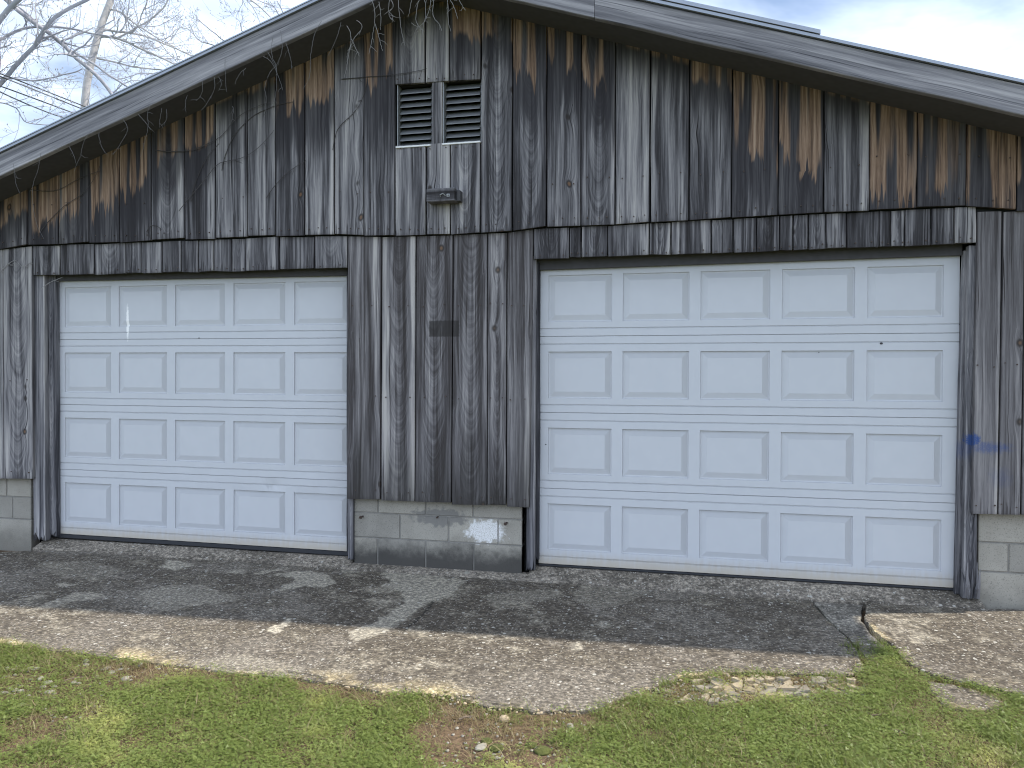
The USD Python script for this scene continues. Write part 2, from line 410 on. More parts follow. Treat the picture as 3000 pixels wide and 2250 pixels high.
def plank(name, bl, br, tl, tr, yf, mat, tone, orange=0.0, vtop=None, th=TH, parent=GAR, n=5, jag=0.0, label=None, tilt=True):
    """one board from its four corners (x, z) on the facade; yf its front face"""
    tone = tone + rng.normal(.0, .055); t = np.linspace(0, 1, n); c = 0.003
    gl, gr = rng.uniform(.0018, .0055, 2)
    bl, br, tl, tr = (np.array(q, float) for q in (bl, br, tl, tr))
    Lx = bl + (tl - bl) * t[:, None]; Rx = br + (tr - br) * t[:, None]
    Lx[:, 0] += gl + rng.normal(0, .0012, n); Rx[:, 0] -= gr + rng.normal(0, .0012, n)
    y0 = yf + (rng.uniform(-.004, .003) if tilt else 0); y1 = yf + (rng.uniform(-.004, .003) if tilt else 0)
    tw = np.linspace(rng.uniform(-.003, .003), rng.uniform(-.003, .003), n) if tilt else np.zeros(n)
    nb = 7 if jag else 2
    v = []
    for i in range(n):
        yl, yr = y0 + tw[i], y1 - tw[i]
        w = Rx[i] - Lx[i]; u0 = c / max(np.linalg.norm(w), .01)
        row = [(Lx[i][0], yf + th, Lx[i][1]), (Lx[i][0], yl + c, Lx[i][1])]
        for k in np.linspace(u0, 1 - u0, nb):
            q = Lx[i] + w * k; yy = yl + (yr - yl) * k
            z = q[1] + (jag * (abs(rng.normal(0, 1)) if 0 < i == 0 else abs(rng.normal(0, 1))) if (jag and i == 0) else 0)
            row.append((q[0], yy, z))
        row += [(Rx[i][0], yr + c, Rx[i][1]), (Rx[i][0], yf + th, Rx[i][1])]
        v += row
    m = 4 + nb; v = np.array(v)
    f = []
    for i in range(n - 1):
        for k in range(m):
            a, b = i * m + k, i * m + (k + 1) % m
            f += [(a, b, b + m), (a, b + m, a + m)]
    for k in range(1, m - 1):
        f += [(0, k + 1, k)]; e = (n - 1) * m; f += [(e, e + k, e + k + 1)]
    seed = rng.uniform(0, 1)
    vt = (np.array([soffit(x) for x in v[:, 0]]) if vtop is None else np.full(len(v), vtop)) - v[:, 2]
    zb = np.interp(v[:, 0], [bl[0], br[0] + 1e-6], [bl[1], br[1]])
    wa = np.stack([v[:, 0] - bl[0] + (v[:, 1] - yf) * 0.7, vt, np.full(len(v), seed)], 1)
    wb = np.stack([np.full(len(v), tone), np.full(len(v), orange), v[:, 2] - zb], 1)
    xl = np.interp(v[:, 2], [min(bl[1], tl[1]), max(bl[1], tl[1]) + 1e-6], [bl[0], tl[0]]); xw = max(br[0] - bl[0], .02)
    sap = [rng.choice([0, 0, rng.uniform(.08, .24)]), rng.choice([0, rng.uniform(.08, .28)])]
    wc = np.stack([(v[:, 0] - xl) / xw, np.full(len(v), sap[0] - .12 * (sap[0] == 0)), np.full(len(v), sap[1] - .12 * (sap[1] == 0))], 1)
    return mesh(parent, name, (v, np.array(f)), mat, attrs={'wa': wa, 'wb': wb, 'wc': wc}, label=label)


nails = []


def nailrow(bl, br, yf, dz, k=2):
    for q in np.linspace(.2, .8, k) + rng.normal(0, .04, k):
        p = np.array(bl) + (np.array(br) - np.array(bl)) * q
        c = trimesh.creation.cylinder(radius=rng.uniform(.0035, .005), height=.006, sections=6)
        c.apply_transform(trimesh.transformations.rotation_matrix(np.pi / 2, [1, 0, 0])); c.apply_translation([p[0], yf - .003, p[1] + dz + rng.normal(0, .006)])
        nails.append(c)


# gable boards: boundaries and lower edge as seen, tone and length of unweathered wood
gb = [-60, 0, 81, 171, 261, 350, 443, 540, 632, 725, 807, 892, 979, 1066, 1156, 1248, 1319, 1408, 1501, 1601, 1701, 1802, 1904, 2018, 2143, 2280, 2413, 2547, 2687, 2831, 2978, 3110]
bx = [0, 81, 443, 807, 1000, 1066, 1156, 1319, 1408, 1527, 1529, 1601, 1802, 1904, 2000, 2283, 2547, 2898, 2899, 3110]
by = [728, 717, 705, 690, 687, 690, 689, 685, 680, 676, 667, 665, 655, 649, 644, 628, 615, 599, 619, 610]
tones = [.40, .42, .36, .42, .46, .42, .44, .50, .58, .56, .42, .46, .50, .48, .52, .54, .50, .44, .40, .46, .42, .58, .52, .46, .44, .46, .44, .40, .46, .46, .46]
orng = [.15, .18, .34, .34, .42, .36, .22, .26, 0, .04, .30, .30, .0, .40, 0, 0, .2, .16, .34, .24, .32, .0, .02, .12, .52, .50, .0, .58, .44, .55, .3]


def low(px): return np.interp(px, bx, by)


vt_b, vb_t = None, None
for i in range(len(gb) - 1):
    a, b = gb[i], gb[i + 1]
    yb = [low(a + 2) + rng.normal(0, 1.5), low(b - 2) + rng.normal(0, 1.5)]
    if 1156 <= a and b <= 1408:                   # the three boards cut by the vent
        bl, br = W(a, yb[0], YG), W(b, yb[1], YG)
        s0, s1 = np.interp([a, b], [1156, 1408], [427, 413])
        plank('gable_board', bl, br, W(a, s0, YG), W(b, s1, YG), YG, WOOD, tones[i], 0, vtop=9.6, n=4)
        nailrow(bl, br, YG, .04, 3); nailrow(W(a, s0, YG), W(b, s1, YG), YG, -.03)
        s0, s1 = np.interp([a, b], [1156, 1408], [247, 231])
        xa, xb = [(1156, 1245), (1245, 1316), (1316, 1408)][[1156, 1248, 1319].index(a)]
        s0, s1 = np.interp([xa, xb], [1156, 1408], [247, 231])
        bl, br = W(xa, s0, YG), W(xb, s1, YG)
        plank('gable_board', bl, br, (bl[0], soffit(bl[0]) + .03), (br[0], soffit(br[0]) + .03), YG, WOOD, tones[i] + .05, orng[i], n=3)
        nailrow(bl, br, YG, .025, 3)
        continue
    bl, br = W(a, yb[0], YG), W(b, yb[1], YG)
    bl, br = (bl[0], bl[1]), (br[0], br[1])
    xl, xr = bl[0] + rng.normal(0, .003), br[0] + rng.normal(0, .003)
    plank('gable_board', bl, br, (bl[0], soffit(bl[0]) + .03), (br[0], soffit(br[0]) + .03), YG, WOOD, tones[i] - .03, orng[i], n=6)
    nailrow(bl, br, YG, .045, 3)
    if rng.random() < .7: nailrow(bl, br, YG, .30 + rng.uniform(-.03, .03), 2)

# header boards over the doors
hl = [95, 176, 277, 368, 415, 475, 532, 581, 626, 679, 719, 818, 922, 1018]
for i in range(len(hl) - 1):
    a, b = hl[i], hl[i + 1]; f = lambda q: np.interp(q, [95, 368, 719, 922, 1018], [807, 799, 793, 786, 783]) + rng.normal(0, 1.2)
    ft = lambda q: low(q) + 5 + rng.normal(0, .8)
    bl, br = W(a, f(a)), W(b, f(b))
    plank('header_board', bl, br, W(a, ft(a)), W(b, ft(b)), YL, WOOD, rng.uniform(.30, .50), 0, vtop=9.4, n=3)
    nailrow(bl, br, YL, .02, 2)
hr = [1563, 1669, 1702, 1780, 1902, 1966, 2083, 2148, 2216, 2283, 2323, 2368, 2420, 2480, 2576, 2610, 2651, 2729, 2796, 2863]
for i in range(len(hr) - 1):
    a, b = hr[i], hr[i + 1]; f = lambda q: np.interp(q, [1563, 1669, 1902, 2000, 2864], [758, 755, 745, 744, 711]) + rng.normal(0, 1.2)
    ft = lambda q: low(q) + 6 + rng.normal(0, .8)
    bl, br = W(a, f(a)), W(b, f(b))
    plank('header_board', bl, br, W(a, ft(a)), W(b, ft(b)), YL, WOOD, rng.uniform(.26, .48), 0, vtop=9.4, n=3)
    nailrow(bl, br, YL, .02, 2)

# boards of the pier between the doors
cb = [1019, 1117, 1218, 1325, 1427, 1483, 1560]; cbot = [1017, 1115, 1216, 1322, 1427, 1483, 1551]
cy = [(1461, 1463), (1466, 1469), (1470, 1472), (1478, 1480), (1480, 1480), (1484, 1487)]; ct = [.46, .42, .37, .37, .52, .27]
for i in range(6):
    bl, br = W(cbot[i], cy[i][0]), W(cbot[i + 1], cy[i][1])
    tl, tr = W(cb[i], low(cb[i] + 2) + 5), W(cb[i + 1], low(cb[i + 1] - 2) + 5)
    tl = (bl[0] + (W(cb[i], 690)[0] - W(cbot[i], 690)[0]) * 1.0, tl[1]); tr = (br[0] + (W(cb[i + 1], 690)[0] - W(cbot[i + 1], 690)[0]), tr[1])
    plank('pier_board', bl, br, tl, tr, YL, WOOD_CENTRE, ct[i], .0, vtop=8.45, n=6, jag=.012 if i == 4 else 0)
    nailrow(bl, br, YL, .06, 2); nailrow(bl, br, YL, .75, 2); nailrow(bl, br, YL, 1.4, 2)

# boards at both ends of the facade
for a, b, y0, y1, t in ((-140, -70, 1400, 1401, .5), (-70, 12, 1401, 1402, .5), (12, 97, 1402, 1403, .52)):
    bl, br = W(a, y0), W(b, y1); plank('wall_board', bl, br, (bl[0], W(a, low(a) + 5)[1]), (br[0], W(b, low(b) + 5)[1]), YL, WOOD, t, .0, vtop=8.5, n=5); nailrow(bl, br, YL, .05); nailrow(bl, br, YL, .8)
for a, b, y0, y1, t in ((2847, 2924, 1505, 1507, .47), (2924, 2990, 1507, 1508, .44), (2990, 3100, 1508, 1512, .45)):
    bl, br = W(a, y0), W(b, y1); plank('wall_board', bl, br, (bl[0] + .012, W(a, 622)[1]), (br[0] + .006, W(b, 619)[1]), YL, WOOD_RIGHT, t, 0, vtop=8.36, n=5); nailrow(bl, br, YL, .05); nailrow(bl, br, YL, .9)

XL, XR = W(-140, 1000)[0], W(3100, 1000)[0]        # ends of the facade
mesh(GAR, 'nail_heads', join(nails), RUST, kind='stuff')

# sheathing behind the boards
dl0, dl1 = W(160, 1000, 0)[0], W(1024, 1000, 0)[0]
dr0, dr1 = W(1576, 1000, 0)[0], W(2812, 1000, 0)[0]
yb0, yb1 = -0.0895, -0.030
vx0, vx1, vz0, vz1 = W(1160, 420, YG)[0], W(1408, 420, YG)[0], W(1280, 424, YG)[1], W(1280, 236, YG)[1]
tri = [(XL, 2.27), (XR, 2.27), (XR, soffit(XR) + .05), (RX, RZ + .05), (XL, soffit(XL) + .05)]
pg = Polygon(tri).difference(shapely.box(vx0, vz0, vx1, vz1))
sh = trimesh.creation.extrude_polygon(pg, yb1 - yb0, engine='earcut'); R90 = trimesh.transformations.rotation_matrix(np.pi / 2, [1, 0, 0])
sh.apply_transform(R90); sh.apply_translation([0, yb1, 0])
pl0, pl1 = W(1022, 1000)[0], W(1557, 1000)[0]
parts = [sh, box(XL, W(93, 1000)[0], yb0, yb1, W(50, 1403)[1] + .03, 2.27), box(pl0 + .02, pl1 - .012, yb0, yb1, W(1300, 1461)[1] + .02, 2.27), box(W(2868, 1000)[0], XR, yb0, yb1, W(2900, 1505)[1] + .03, 2.27)]
mesh(GAR, 'sheathing', join(parts), SHEATH)

# jambs and posts
def post(name, a, b, ytop, ybot, yf, th, tone, rot=0.0, dx=0.0):
    bl, br = W(a, ybot, yf), W(b, ybot, yf)
    tl, tr = (bl[0] + dx, W(a, ytop, yf)[1]), (br[0] + dx, W(b, ytop, yf)[1])
    plank(name, bl, br, tl, tr, yf, WOOD_POST, tone, 0, vtop=8.4, th=th, n=9, jag=rot, tilt=False)


post('door_post', 97, 134, 790, 1584, -.088, .05, .46, .03)
post('door_jamb', 135, 167, 800, 1572, -.045, .04, .38, .03)
post('door_post', 1018, 1036, 1300, 1641, -.082, .05, .44, .012)
post('door_jamb', 1014, 1021, 790, 1625, -.03, .028, .4, .0)
post('door_post', 1541, 1566, 750, 1672, -.088, .05, .52, .03, .006)
post('door_jamb', 1566, 1579, 770, 1642, -.045, .04, .34, .03)
post('door_jamb', 2797, 2822, 735, 1742, -.045, .04, .48, .02, .028)
post('door_post', 2821, 2862, 720, 1754, -.088, .05, .50, .035, .012)
# splintered rot at the foot of the right post
sx, sz = W(2846, 1735, -.09)
spl = []
for k in range(12):
    x = sx + rng.uniform(-.045, .04); z0 = W(2846, 1752, -.09)[1]; h = rng.uniform(.08, .32)
    spl.append(tube([[x, -.092, z0], [x + rng.normal(0, .006), -.10 - rng.uniform(0, .012), z0 + h * .5], [x + rng.normal(0, .01), -.093, z0 + h]], [.010, .008, .002], 4))
v, f = join(spl); wa = np.stack([v[:, 0], v[:, 2] + 9, np.full(len(v), .3)], 1); wb = np.tile([.45, 0, .2], (len(v), 1))
mesh(GAR, 'rotten_splinters', (v, f), WOOD_POST, attrs={'wa': wa, 'wb': wb, 'wc': np.tile([.5, -.2, -.2], (len(v), 1))})

# header beams and stops above the doors
for x0, x1, pa, pb in ((W(97, 800)[0], W(1020, 800)[0], (95, 808), (1018, 783)), (W(1563, 760)[0], W(2862, 720)[0], (1563, 758), (2863, 711))):
    z = (W(*pa)[1] + W(*pb)[1]) / 2 + .012
    mesh(GAR, 'header_beam', box(x0 + .003, x1 - .003, -.0885, -.0315, z, z + .16, .004), DARKWOOD)
for a, b, za, zb in ((dl0, dl1, W(166, 823, -.03)[1], W(1020, 807, -.03)[1]), (dr0, dr1, W(1583, 791, -.03)[1], W(2809, 748, -.03)[1])):
    bl, br = (a, za), (b, zb)
    v, f = box(a, b, -.030, -.004, 0, .2, .003).vertices.copy(), box(a, b, -.030, -.004, 0, .2, .003).faces
    v = np.array(v); v[:, 2] += np.interp(v[:, 0], [a, b], [za, zb])
    mesh(GAR, 'door_stop', (v, f), DARKWOOD)

# ------------------------------------------------------------------ sectional doors
SH = 0.533


def door(x0, x1, zt, mcol, rot, dents=(), label=None, sealh=.03):
    """a four-section door; zt its nominal top, mcol the left edge of its first panel"""
    wp, pp = .443, .5161
    cols = [(mcol + i * pp, mcol + i * pp + wp) for i in range(5)]
    Jn = [zt - k * SH for k in range(5)]
    ca, sa = math.cos(rot), math.sin(rot)

    def place(v):
        v = np.array(v, float)
        for (dx, dz, rx, rz, am) in dents:
            e = np.exp(-((v[:, 0] - dx) / rx) ** 2 - ((v[:, 2] - dz) / rz) ** 2); v[:, 1] += am * e
        x, z = v[:, 0] - x0, v[:, 2] - zt
        v[:, 0], v[:, 2] = x0 + x * ca - z * sa, zt + x * sa + z * ca
        return v
    vs, fs, n = [], [], 0

    def strip(zs, ys, xa, xb, nx):
        nonlocal n
        xg = np.linspace(xa, xb, nx + 1); m = len(zs)
        v = np.array([(x, y, z) for x in xg for z, y in zip(zs, ys)])
        f = []
        for i in range(nx):
            for k in range(m - 1):
                a = n + i * m + k; f += [(a, a + 1, a + m + 1), (a, a + m + 1, a + m)]
        vs.append(v); fs.append(np.array(f)); n += len(v)
    gd, gw = .0055, .0042

    def groove(z): return [(z + gw, 0), (z + gw * .35, gd), (z - gw * .8, gd * .9), (z - gw * 1.2, 0)]
    pan = []
    for k in range(4):
        top, bot = Jn[k], Jn[k + 1]
        pz1, pz0 = top - .2 * SH, top - .811 * SH
        prof = [(top - .0006, .0035), (top - .003, 0)]
        if k > 0: prof += groove(top - .103 * SH)
        prof += [(pz1, 0)]
        strip([q[0] for q in prof], [q[1] for q in prof], x0, x1, 90)
        prof = [(pz0, 0)] + groove(bot + .103 * SH) + [(bot + .003, 0), (bot + .0006, .0035)]
        strip([q[0] for q in prof], [q[1] for q in prof], x0, x1, 90)
        edges = [x0] + [e for c in cols for e in c] + [x1]
        for i in range(0, len(edges), 2):
            if edges[i + 1] > edges[i]: strip([pz1, pz0], [0, 0], edges[i], edges[i + 1], 3)
        for j, c in enumerate(cols): pan.append((c[0], min(c[1], x1), pz0, pz1, j, k))
    v, f = np.vstack(vs), np.vstack(fs)
    # edges turned back
    D = mesh(GAR, 'garage_door', (place(v), f[:, ::-1]), DOOR, label=label)
    for (a, b, z0, z1, j, k) in pan:
        rings = [(0, 0), (.004, .009), (.010, .0095), (.044, .0), (.047, -.0008)]
        pv, pf = [], []
        for o, y in rings: pv += [(a + o, y, z0 + o), (b - o, y, z0 + o), (b - o, y, z1 - o), (a + o, y, z1 - o)]
        for r in range(len(rings) - 1):
            for q in range(4):
                c0, c1 = r * 4 + q, r * 4 + (q + 1) % 4; pf += [(c0, c1, c1 + 4), (c0, c1 + 4, c0 + 4)]
        e = (len(rings) - 1) * 4; pf += [(e, e + 1, e + 2), (e, e + 2, e + 3)]
        mesh(D, 'raised_panel', (place(pv), np.array(pf)), DOOR)
    bz = Jn[4]
    mesh(D, 'bottom_seal', (place(box(x0, x1, -.004, .03, bz - sealh, bz - .001, .003).vertices), box(x0, x1, -.004, .03, bz - sealh, bz - .001, .003).faces), RUBBER)
    return D


ZT = 2.165
MUD = simple('dried_mud', (.05, .045, .05), .95, .4, 90.0)
dd = []
for px, py, rx, rz, am in ((800, 1418, .07, .035, .010), (905, 1412, .09, .035, -.009), (700, 1430, .12, .04, .006), (860, 1560, .10, .05, .005)):
    x, z = W(px, py, 0); dd.append((x, z, rx, rz, am))
door(-4.034, -1.40, ZT + .0087, -4.034 + .0787, -.0025, dd, 'narrower white door at left, dented above its lowest row', .032)
door(0.0, 2.66, ZT, .0632, 0.0, (), 'white door at right between the pier and the blue paint mark', .016)
for D_, px, py, r in (('/World/garage/garage_door_001', 2582, 1006, .007), ('/World/garage/garage_door_001', 1599, 1302, .004), ('/World/garage/garage_door_001', 2399, 1032, .003), ('/World/garage/garage_door', 583, 990, .004)):
    m = trimesh.creation.icosphere(1, 1.0); v = np.array(m.vertices) * [r * 1.3, r * .5, r] + P3(px, py, -.001)
    mesh(D_, 'mud_spot', (v, m.faces), MUD)
# near-black sheet whose colour stands for the dark inside, right behind the doors
mesh(GAR, 'inner_wall', join([box(XL + .05, XR - .05, .06, .10, -.1, 3.1)]), SHEATH)

# ------------------------------------------------------------------ block foundation
def block(x0, x1, z0, z1, mat, yf=-.06):
    e = .004; mesh(GAR, 'block', box(x0 + e, x1 - e, yf + rng.uniform(-.002, .002), .03, z0 + e, z1 - e, .004), mat)


ZB = -.10
px0, px1 = W(1036, 1560, -.06)[0], W(1531, 1560, -.06)[0]
zj1 = (W(1036, 1501, -.06)[1] + W(1531, 1522, -.06)[1]) / 2; zj2 = (W(1035, 1574, -.06)[1] + W(1532, 1598, -.06)[1]) / 2
for row, joints in (((zj1, zj1 + .2), [1108, 1247, 1386]), ((zj2, zj1), [1172, 1314, 1459]), ((ZB, zj2), [1106, 1247, 1388])):
    xs = [px0] + [W(j, 1560, -.06)[0] for j in joints] + [px1]
    for a, b in zip(xs[:-1], xs[1:]): block(a, b, row[0], row[1], BLOCK_C)
mesh(GAR, 'mortar', box(px0 + .004, px1 - .004, -.0545, .02, ZB, zj1 + .2), MORTAR)
xl1 = W(92, 1500, -.06)[0]; z1, z2 = W(92, 1458, -.06)[1], W(92, 1523, -.06)[1]
for row, joints in (((z1, z1 + .27), [20]), ((z2, z1), [37]), ((ZB - .02, z2), [-20])):
    xs = [XL] + [W(j, 1500, -.06)[0] for j in joints] + [xl1]
    for a, b in zip(xs[:-1], xs[1:]): block(a, b, row[0], row[1], BLOCK)
mesh(GAR, 'mortar', box(XL + .01, xl1 - .006, -.0545, .02, ZB, z1 + .25), MORTAR)
xr0 = W(2864, 1650, -.06)[0]; z1, z2 = W(2900, 1589, -.06)[1], W(2900, 1675, -.06)[1]
for row, joints in (((z1, z1 + .27), [3030]), ((z2, z1), [2955]), ((ZB - .02, z2), [3020])):
    xs = [xr0] + [W(j, 1650, -.06)[0] for j in joints] + [XR]
    for a, b in zip(xs[:-1], xs[1:]): block(a, b, row[0], row[1], BLOCK)
mesh(GAR, 'mortar', box(xr0 + .006, XR - .01, -.0545, .02, ZB, z1 + .25), MORTAR)
for px, py in ((1064, 1512), (1486, 1531), (1284, 1514)):
    p = P3(px, py, -.06); L = .045 if px != 1284 else .012
    c = tube([p + [0, .02, 0], p + [-.008, -L, -.004]], [.0065, .0065], 8); nt = trimesh.creation.cylinder(radius=.012, height=.009, sections=6); nt.apply_transform(R90); nt.apply_translation(p + [-.006, -L * .7, -.003])
    mesh(GAR, 'anchor_bolt', join([c, nt] if L > .02 else [c]), RUST)

# ------------------------------------------------------------------ louvred vent
def vent(xa, xb, label):
    fr = [box(xa, xa + .005, -.128, -.05, vz0, vz1), box(xb - .004, xb, -.105, -.05, vz0, vz1)]
    V = mesh(GAR, 'vent', join(fr), METAL, label=label)
    n = 9; pit = (vz1 - vz0 - .02) / n
    for i in range(n):
        zb = vz0 + .006 + i * pit
        ya, yb = -.104, -.055
        prof = [(ya, zb + .006), (ya, zb), (ya + .003, zb), (yb, zb + pit * 1.05), (yb + .02, zb + pit * 1.05), (yb + .02, zb + pit * 1.05 + .002), (yb - .001, zb + pit * 1.05 + .002), (ya + .003, zb + .006)]
        v = [(x, y, z) for x in (xa + .012, xb - .012) for y, z in prof]; m = len(prof); f = []
        for k in range(m):
            a, b = k, (k + 1) % m; f += [(a, b, b + m), (a, b + m, a + m)]
        mesh(V, 'slat', (np.array(v), np.array(f)), SLAT)
    return V


vxm0, vxm1 = W(1262, 330, YG)[0], W(1296, 330, YG)[0]
vent(vx0 + .004, vxm0 - .0, 'left louvred half of the gable vent'); vent(vxm1 + .002, vx1 - .004, 'right louvred half of the gable vent')
plank('vent_mullion', (vxm0, vz0 - .008), (vxm1, vz0 - .008), (vxm0, vz1 + .01), (vxm1, vz1 + .01), YG + .006, WOOD, .62, 0, vtop=9.6, th=.05, tilt=False)
mesh(GAR, 'vent_sill', join([box(vx0, vxm0, -.147, -.06, vz0 - .006, vz0 + .006, .002), box(vxm1, vx1, -.147, -.06, vz0 - .006, vz0 + .006, .002)]), WHITEFLASH)

# wooden mounting block under the vent
YB = YG - .095
bx0, bz1 = W(1249, 553, YB); bx1, bz0 = W(1332, 587, YB)
v = box(bx0, bx1, YB, YG - .002, bz0, bz1, .004); vv = np.array(v.vertices)
wa = np.stack([vv[:, 2] - bz0, vv[:, 0] + 9, np.full(len(vv), .77)], 1); wb = np.tile([.34, 0, .5], (len(vv), 1))
MB = mesh(GAR, 'mounting_block', v, WOOD, attrs={'wa': wa, 'wb': wb, 'wc': np.tile([.5, -.2, -.2], (len(vv), 1))}, label='short timber block fixed below the vent')
v = box(bx1 + .001, bx1 + .03, YG - .06, YG - .002, bz0 + .004, bz1 - .012, .003)
mesh(MB, 'side_cleat', v, DARKWOOD)
c = (bx0 * .28 + bx1 * .72, (bz0 + bz1) / 2 - .008)
mesh(MB, 'bracket_plate', box(c[0], c[0] + .022, YB - .004, YB, c[1] - .010, c[1] + .010, .001), METAL)
mesh(MB, 'bracket_plate', box(c[0] + .008, c[0] + .016, YB - .0065, YB - .0045, c[1] - .004, c[1] + .004), RUST)
mesh(MB, 'bent_hook', tube([[c[0] - .045, YB + .003, c[1] - .008], [c[0] - .043, YB - .012, c[1] + .004], [c[0] - .02, YB - .02, c[1] + .010], [c[0] - .008, YB - .006, c[1] - .002]], .004, 6), METAL)

# ------------------------------------------------------------------ roof
YF0, YF1 = -.485, -.447       # the fascia boards
EL, ER = -5.62, 4.21          # eaves
DEPTH = 9.0
dz_s = 0.0


def slab_profile(x0, x1, lo, hi):     # a sloping band between lo and hi above the soffit line
    return [(x0, soffit(x0) + lo), (x1, soffit(x1) + lo), (x1, soffit(x1) + hi), (x0, soffit(x0) + hi)]


def extr(poly, y0, y1):
    m = trimesh.creation.extrude_polygon(Polygon(poly), y1 - y0, engine='earcut'); m.apply_transform(R90); m.apply_translation([0, y1, 0]); return m


for a, b in ((EL, RX), (RX, ER)):
    s = 1 if a == EL else -1
    a2, b2 = (a, b - .001) if s == 1 else (a + .001, b)
    mesh(GAR, 'soffit', extr(slab_profile(a2, b2, .012, .035), YF1 + .001, -.02), DARKWOOD)
    mesh(GAR, 'roof_slope', extr(slab_profile(a2, b2, .158, .176), YF0 - .014, DEPTH), ROOF)
    mesh(GAR, 'roof_deck', extr(slab_profile(a2, b2, .040, .155), YF1 + .002, DEPTH - .1), DARKWOOD)


def fascia(a, b, tone, lo=-.014, hi=.150):
    n = 14; xs = np.linspace(a, b, n); v, wa = [], []
    seed = rng.uniform(0, 1); c = .004
    for x in xs:
        z0, z1 = soffit(x) + lo + rng.normal(0, .0012), soffit(x) + hi
        row = [(x, YF1, z0), (x, YF0 + c, z0), (x, YF0, z0 + c), (x, YF0, z1), (x, YF1, z1)]
        v += row; wa += [(q[2] - z0, 9 + abs(x - RX) / math.cos(math.atan(RS)), seed) for q in row]
    m = 5; f = []
    for i in range(n - 1):
        for k in range(m):
            p, q = i * m + k, i * m + (k + 1) % m; f += [(p, q + m, q), (p, p + m, q + m)]
    for k in range(1, m - 1):
        f += [(0, k, k + 1)]; e = (n - 1) * m; f += [(e, e + k + 1, e + k)]
    mesh(GAR, 'fascia_board', (np.array(v), np.array(f)[:, ::-1] if False else np.array(f)), WOOD_FASCIA, attrs={'wa': np.array(wa), 'wb': np.tile([tone, 0, .6], (len(v), 1)), 'wc': np.tile([.5, -.2, -.2], (len(v), 1))})


xj = W(1741, 50, YF0)[0]
fascia(EL, RX - .001, .50); fascia(RX + .001, xj, .52); fascia(xj + .003, ER, .52)
xs = W(2402, 128, YF0)[0]
for a, b in ((RX + .02, xs), ):
    mesh(GAR, 'edge_flashing', extr(slab_profile(a, b, .182, .206), YF0 - .020, YF0 + .25), ROOF)
mesh(GAR, 'edge_flashing', extr(slab_profile(EL, RX - .02, .178, .186), YF0 - .018, YF0 + .25), ROOF)
# side and back walls (outside the picture)
mesh(GAR, 'side_wall', join([box(XL, XL + .08, -.088, DEPTH - .3, -.1, soffit(XL) + .02), box(XR - .08, XR, -.088, DEPTH - .3, -.1, soffit(XR) + .02)]), DARKWOOD)
mesh(GAR, 'back_wall', extr([(XL, -.1), (XR, -.1), (XR, soffit(XR) + .02), (RX, RZ + .02), (XL, soffit(XL) + .02)], DEPTH - .3, DEPTH - .22), DARKWOOD)

# ------------------------------------------------------------------ concrete
def dens(poly, step, amp, seed):
    r = np.array(LineString(list(poly) + [poly[0]]).segmentize(step).coords)[:-1]
    q = np.c_[r, np.full(len(r), .3)]
    r = r + amp * np.c_[meshkit.fbm(q * 14, 4, seed) - .5, meshkit.fbm(q * 14, 4, seed + 9) - .5] * 2
    rag = amp > .007 and amp < .02
    if rag: r = r + .016 * np.c_[meshkit.fbm(q * 38, 3, seed + 3) - .5, np.maximum(meshkit.fbm(q * 30, 3, seed + 5) - .42, 0) * 2.2] * (r[:, 1:] < -.4)
    return r


def sheet(name, poly, step, amp, zfun, tint, mat, thick, seed, parent='/World', jig=.3, **kw):
    ring = dens(poly, step, amp, seed); pg = Polygon(ring).buffer(0)
    if pg.geom_type != 'Polygon': pg = max(pg.geoms, key=lambda q: q.area)
    ring = np.array(pg.exterior.segmentize(step).coords)[:-1]
    x0, y0, x1, y1 = pg.bounds
    gx, gy = np.meshgrid(np.arange(x0, x1, step), np.arange(y0, y1, step)); pts = np.c_[gx.ravel(), gy.ravel()]
    rg = np.random.default_rng(seed); pts += rg.uniform(-jig, jig, pts.shape) * step
    inner = pg.buffer(-step * .55)
    pts = pts[shapely.contains_xy(inner, pts[:, 0], pts[:, 1])]
    allp = np.vstack([ring, pts]); tri = Delaunay(allp).simplices
    cen = allp[tri].mean(1); tri = tri[shapely.contains_xy(pg, cen[:, 0], cen[:, 1])]
    a, b, c = (allp[tri[:, k]] for k in range(3)); cr = (b[:, 0] - a[:, 0]) * (c[:, 1] - a[:, 1]) - (b[:, 1] - a[:, 1]) * (c[:, 0] - a[:, 0])
    tri = tri[np.abs(cr) > 1e-9]; cr = cr[np.abs(cr) > 1e-9]
    tri[cr < 0] = tri[cr < 0][:, ::-1]
    z = zfun(allp[:, 0], allp[:, 1]); n = len(ring); z[:n] -= .004
    v = np.c_[allp, z]; low_ = np.c_[ring, z[:n] - thick]
    k = np.arange(n); k2 = (k + 1) % n; N = len(v)
    if Polygon(ring).exterior.is_ccw: side = np.vstack([np.c_[k, N + k, N + k2], np.c_[k, N + k2, k2]])
    else: side = np.vstack([np.c_[k, N + k2, N + k], np.c_[k, k2, N + k2]])
    edge = shapely.distance(shapely.points(allp), pg.exterior) if tint else None
    V = np.vstack([v, low_])
    at = {}
    if tint:
        t = tint(allp[:, 0], allp[:, 1], edge); at['tint'] = np.vstack([t, t[:n] * .8])
    return mesh(parent, name, (V, np.vstack([tri, side])), mat, smooth=True if False else False, attrs=at, **kw)


def sm(x, a, b): t = np.clip((x - a) / (b - a), 0, 1); return t * t * (3 - 2 * t)


def N2(x, y, s, o=4, seed=0, sx=1.0): return meshkit.fbm(np.stack([x * s * sx, y * s, np.full_like(x, .37)], -1), o, seed)


def crop(ox, oy, s, pts): return [(ox + a / s, oy + b / s) for a, b in pts]


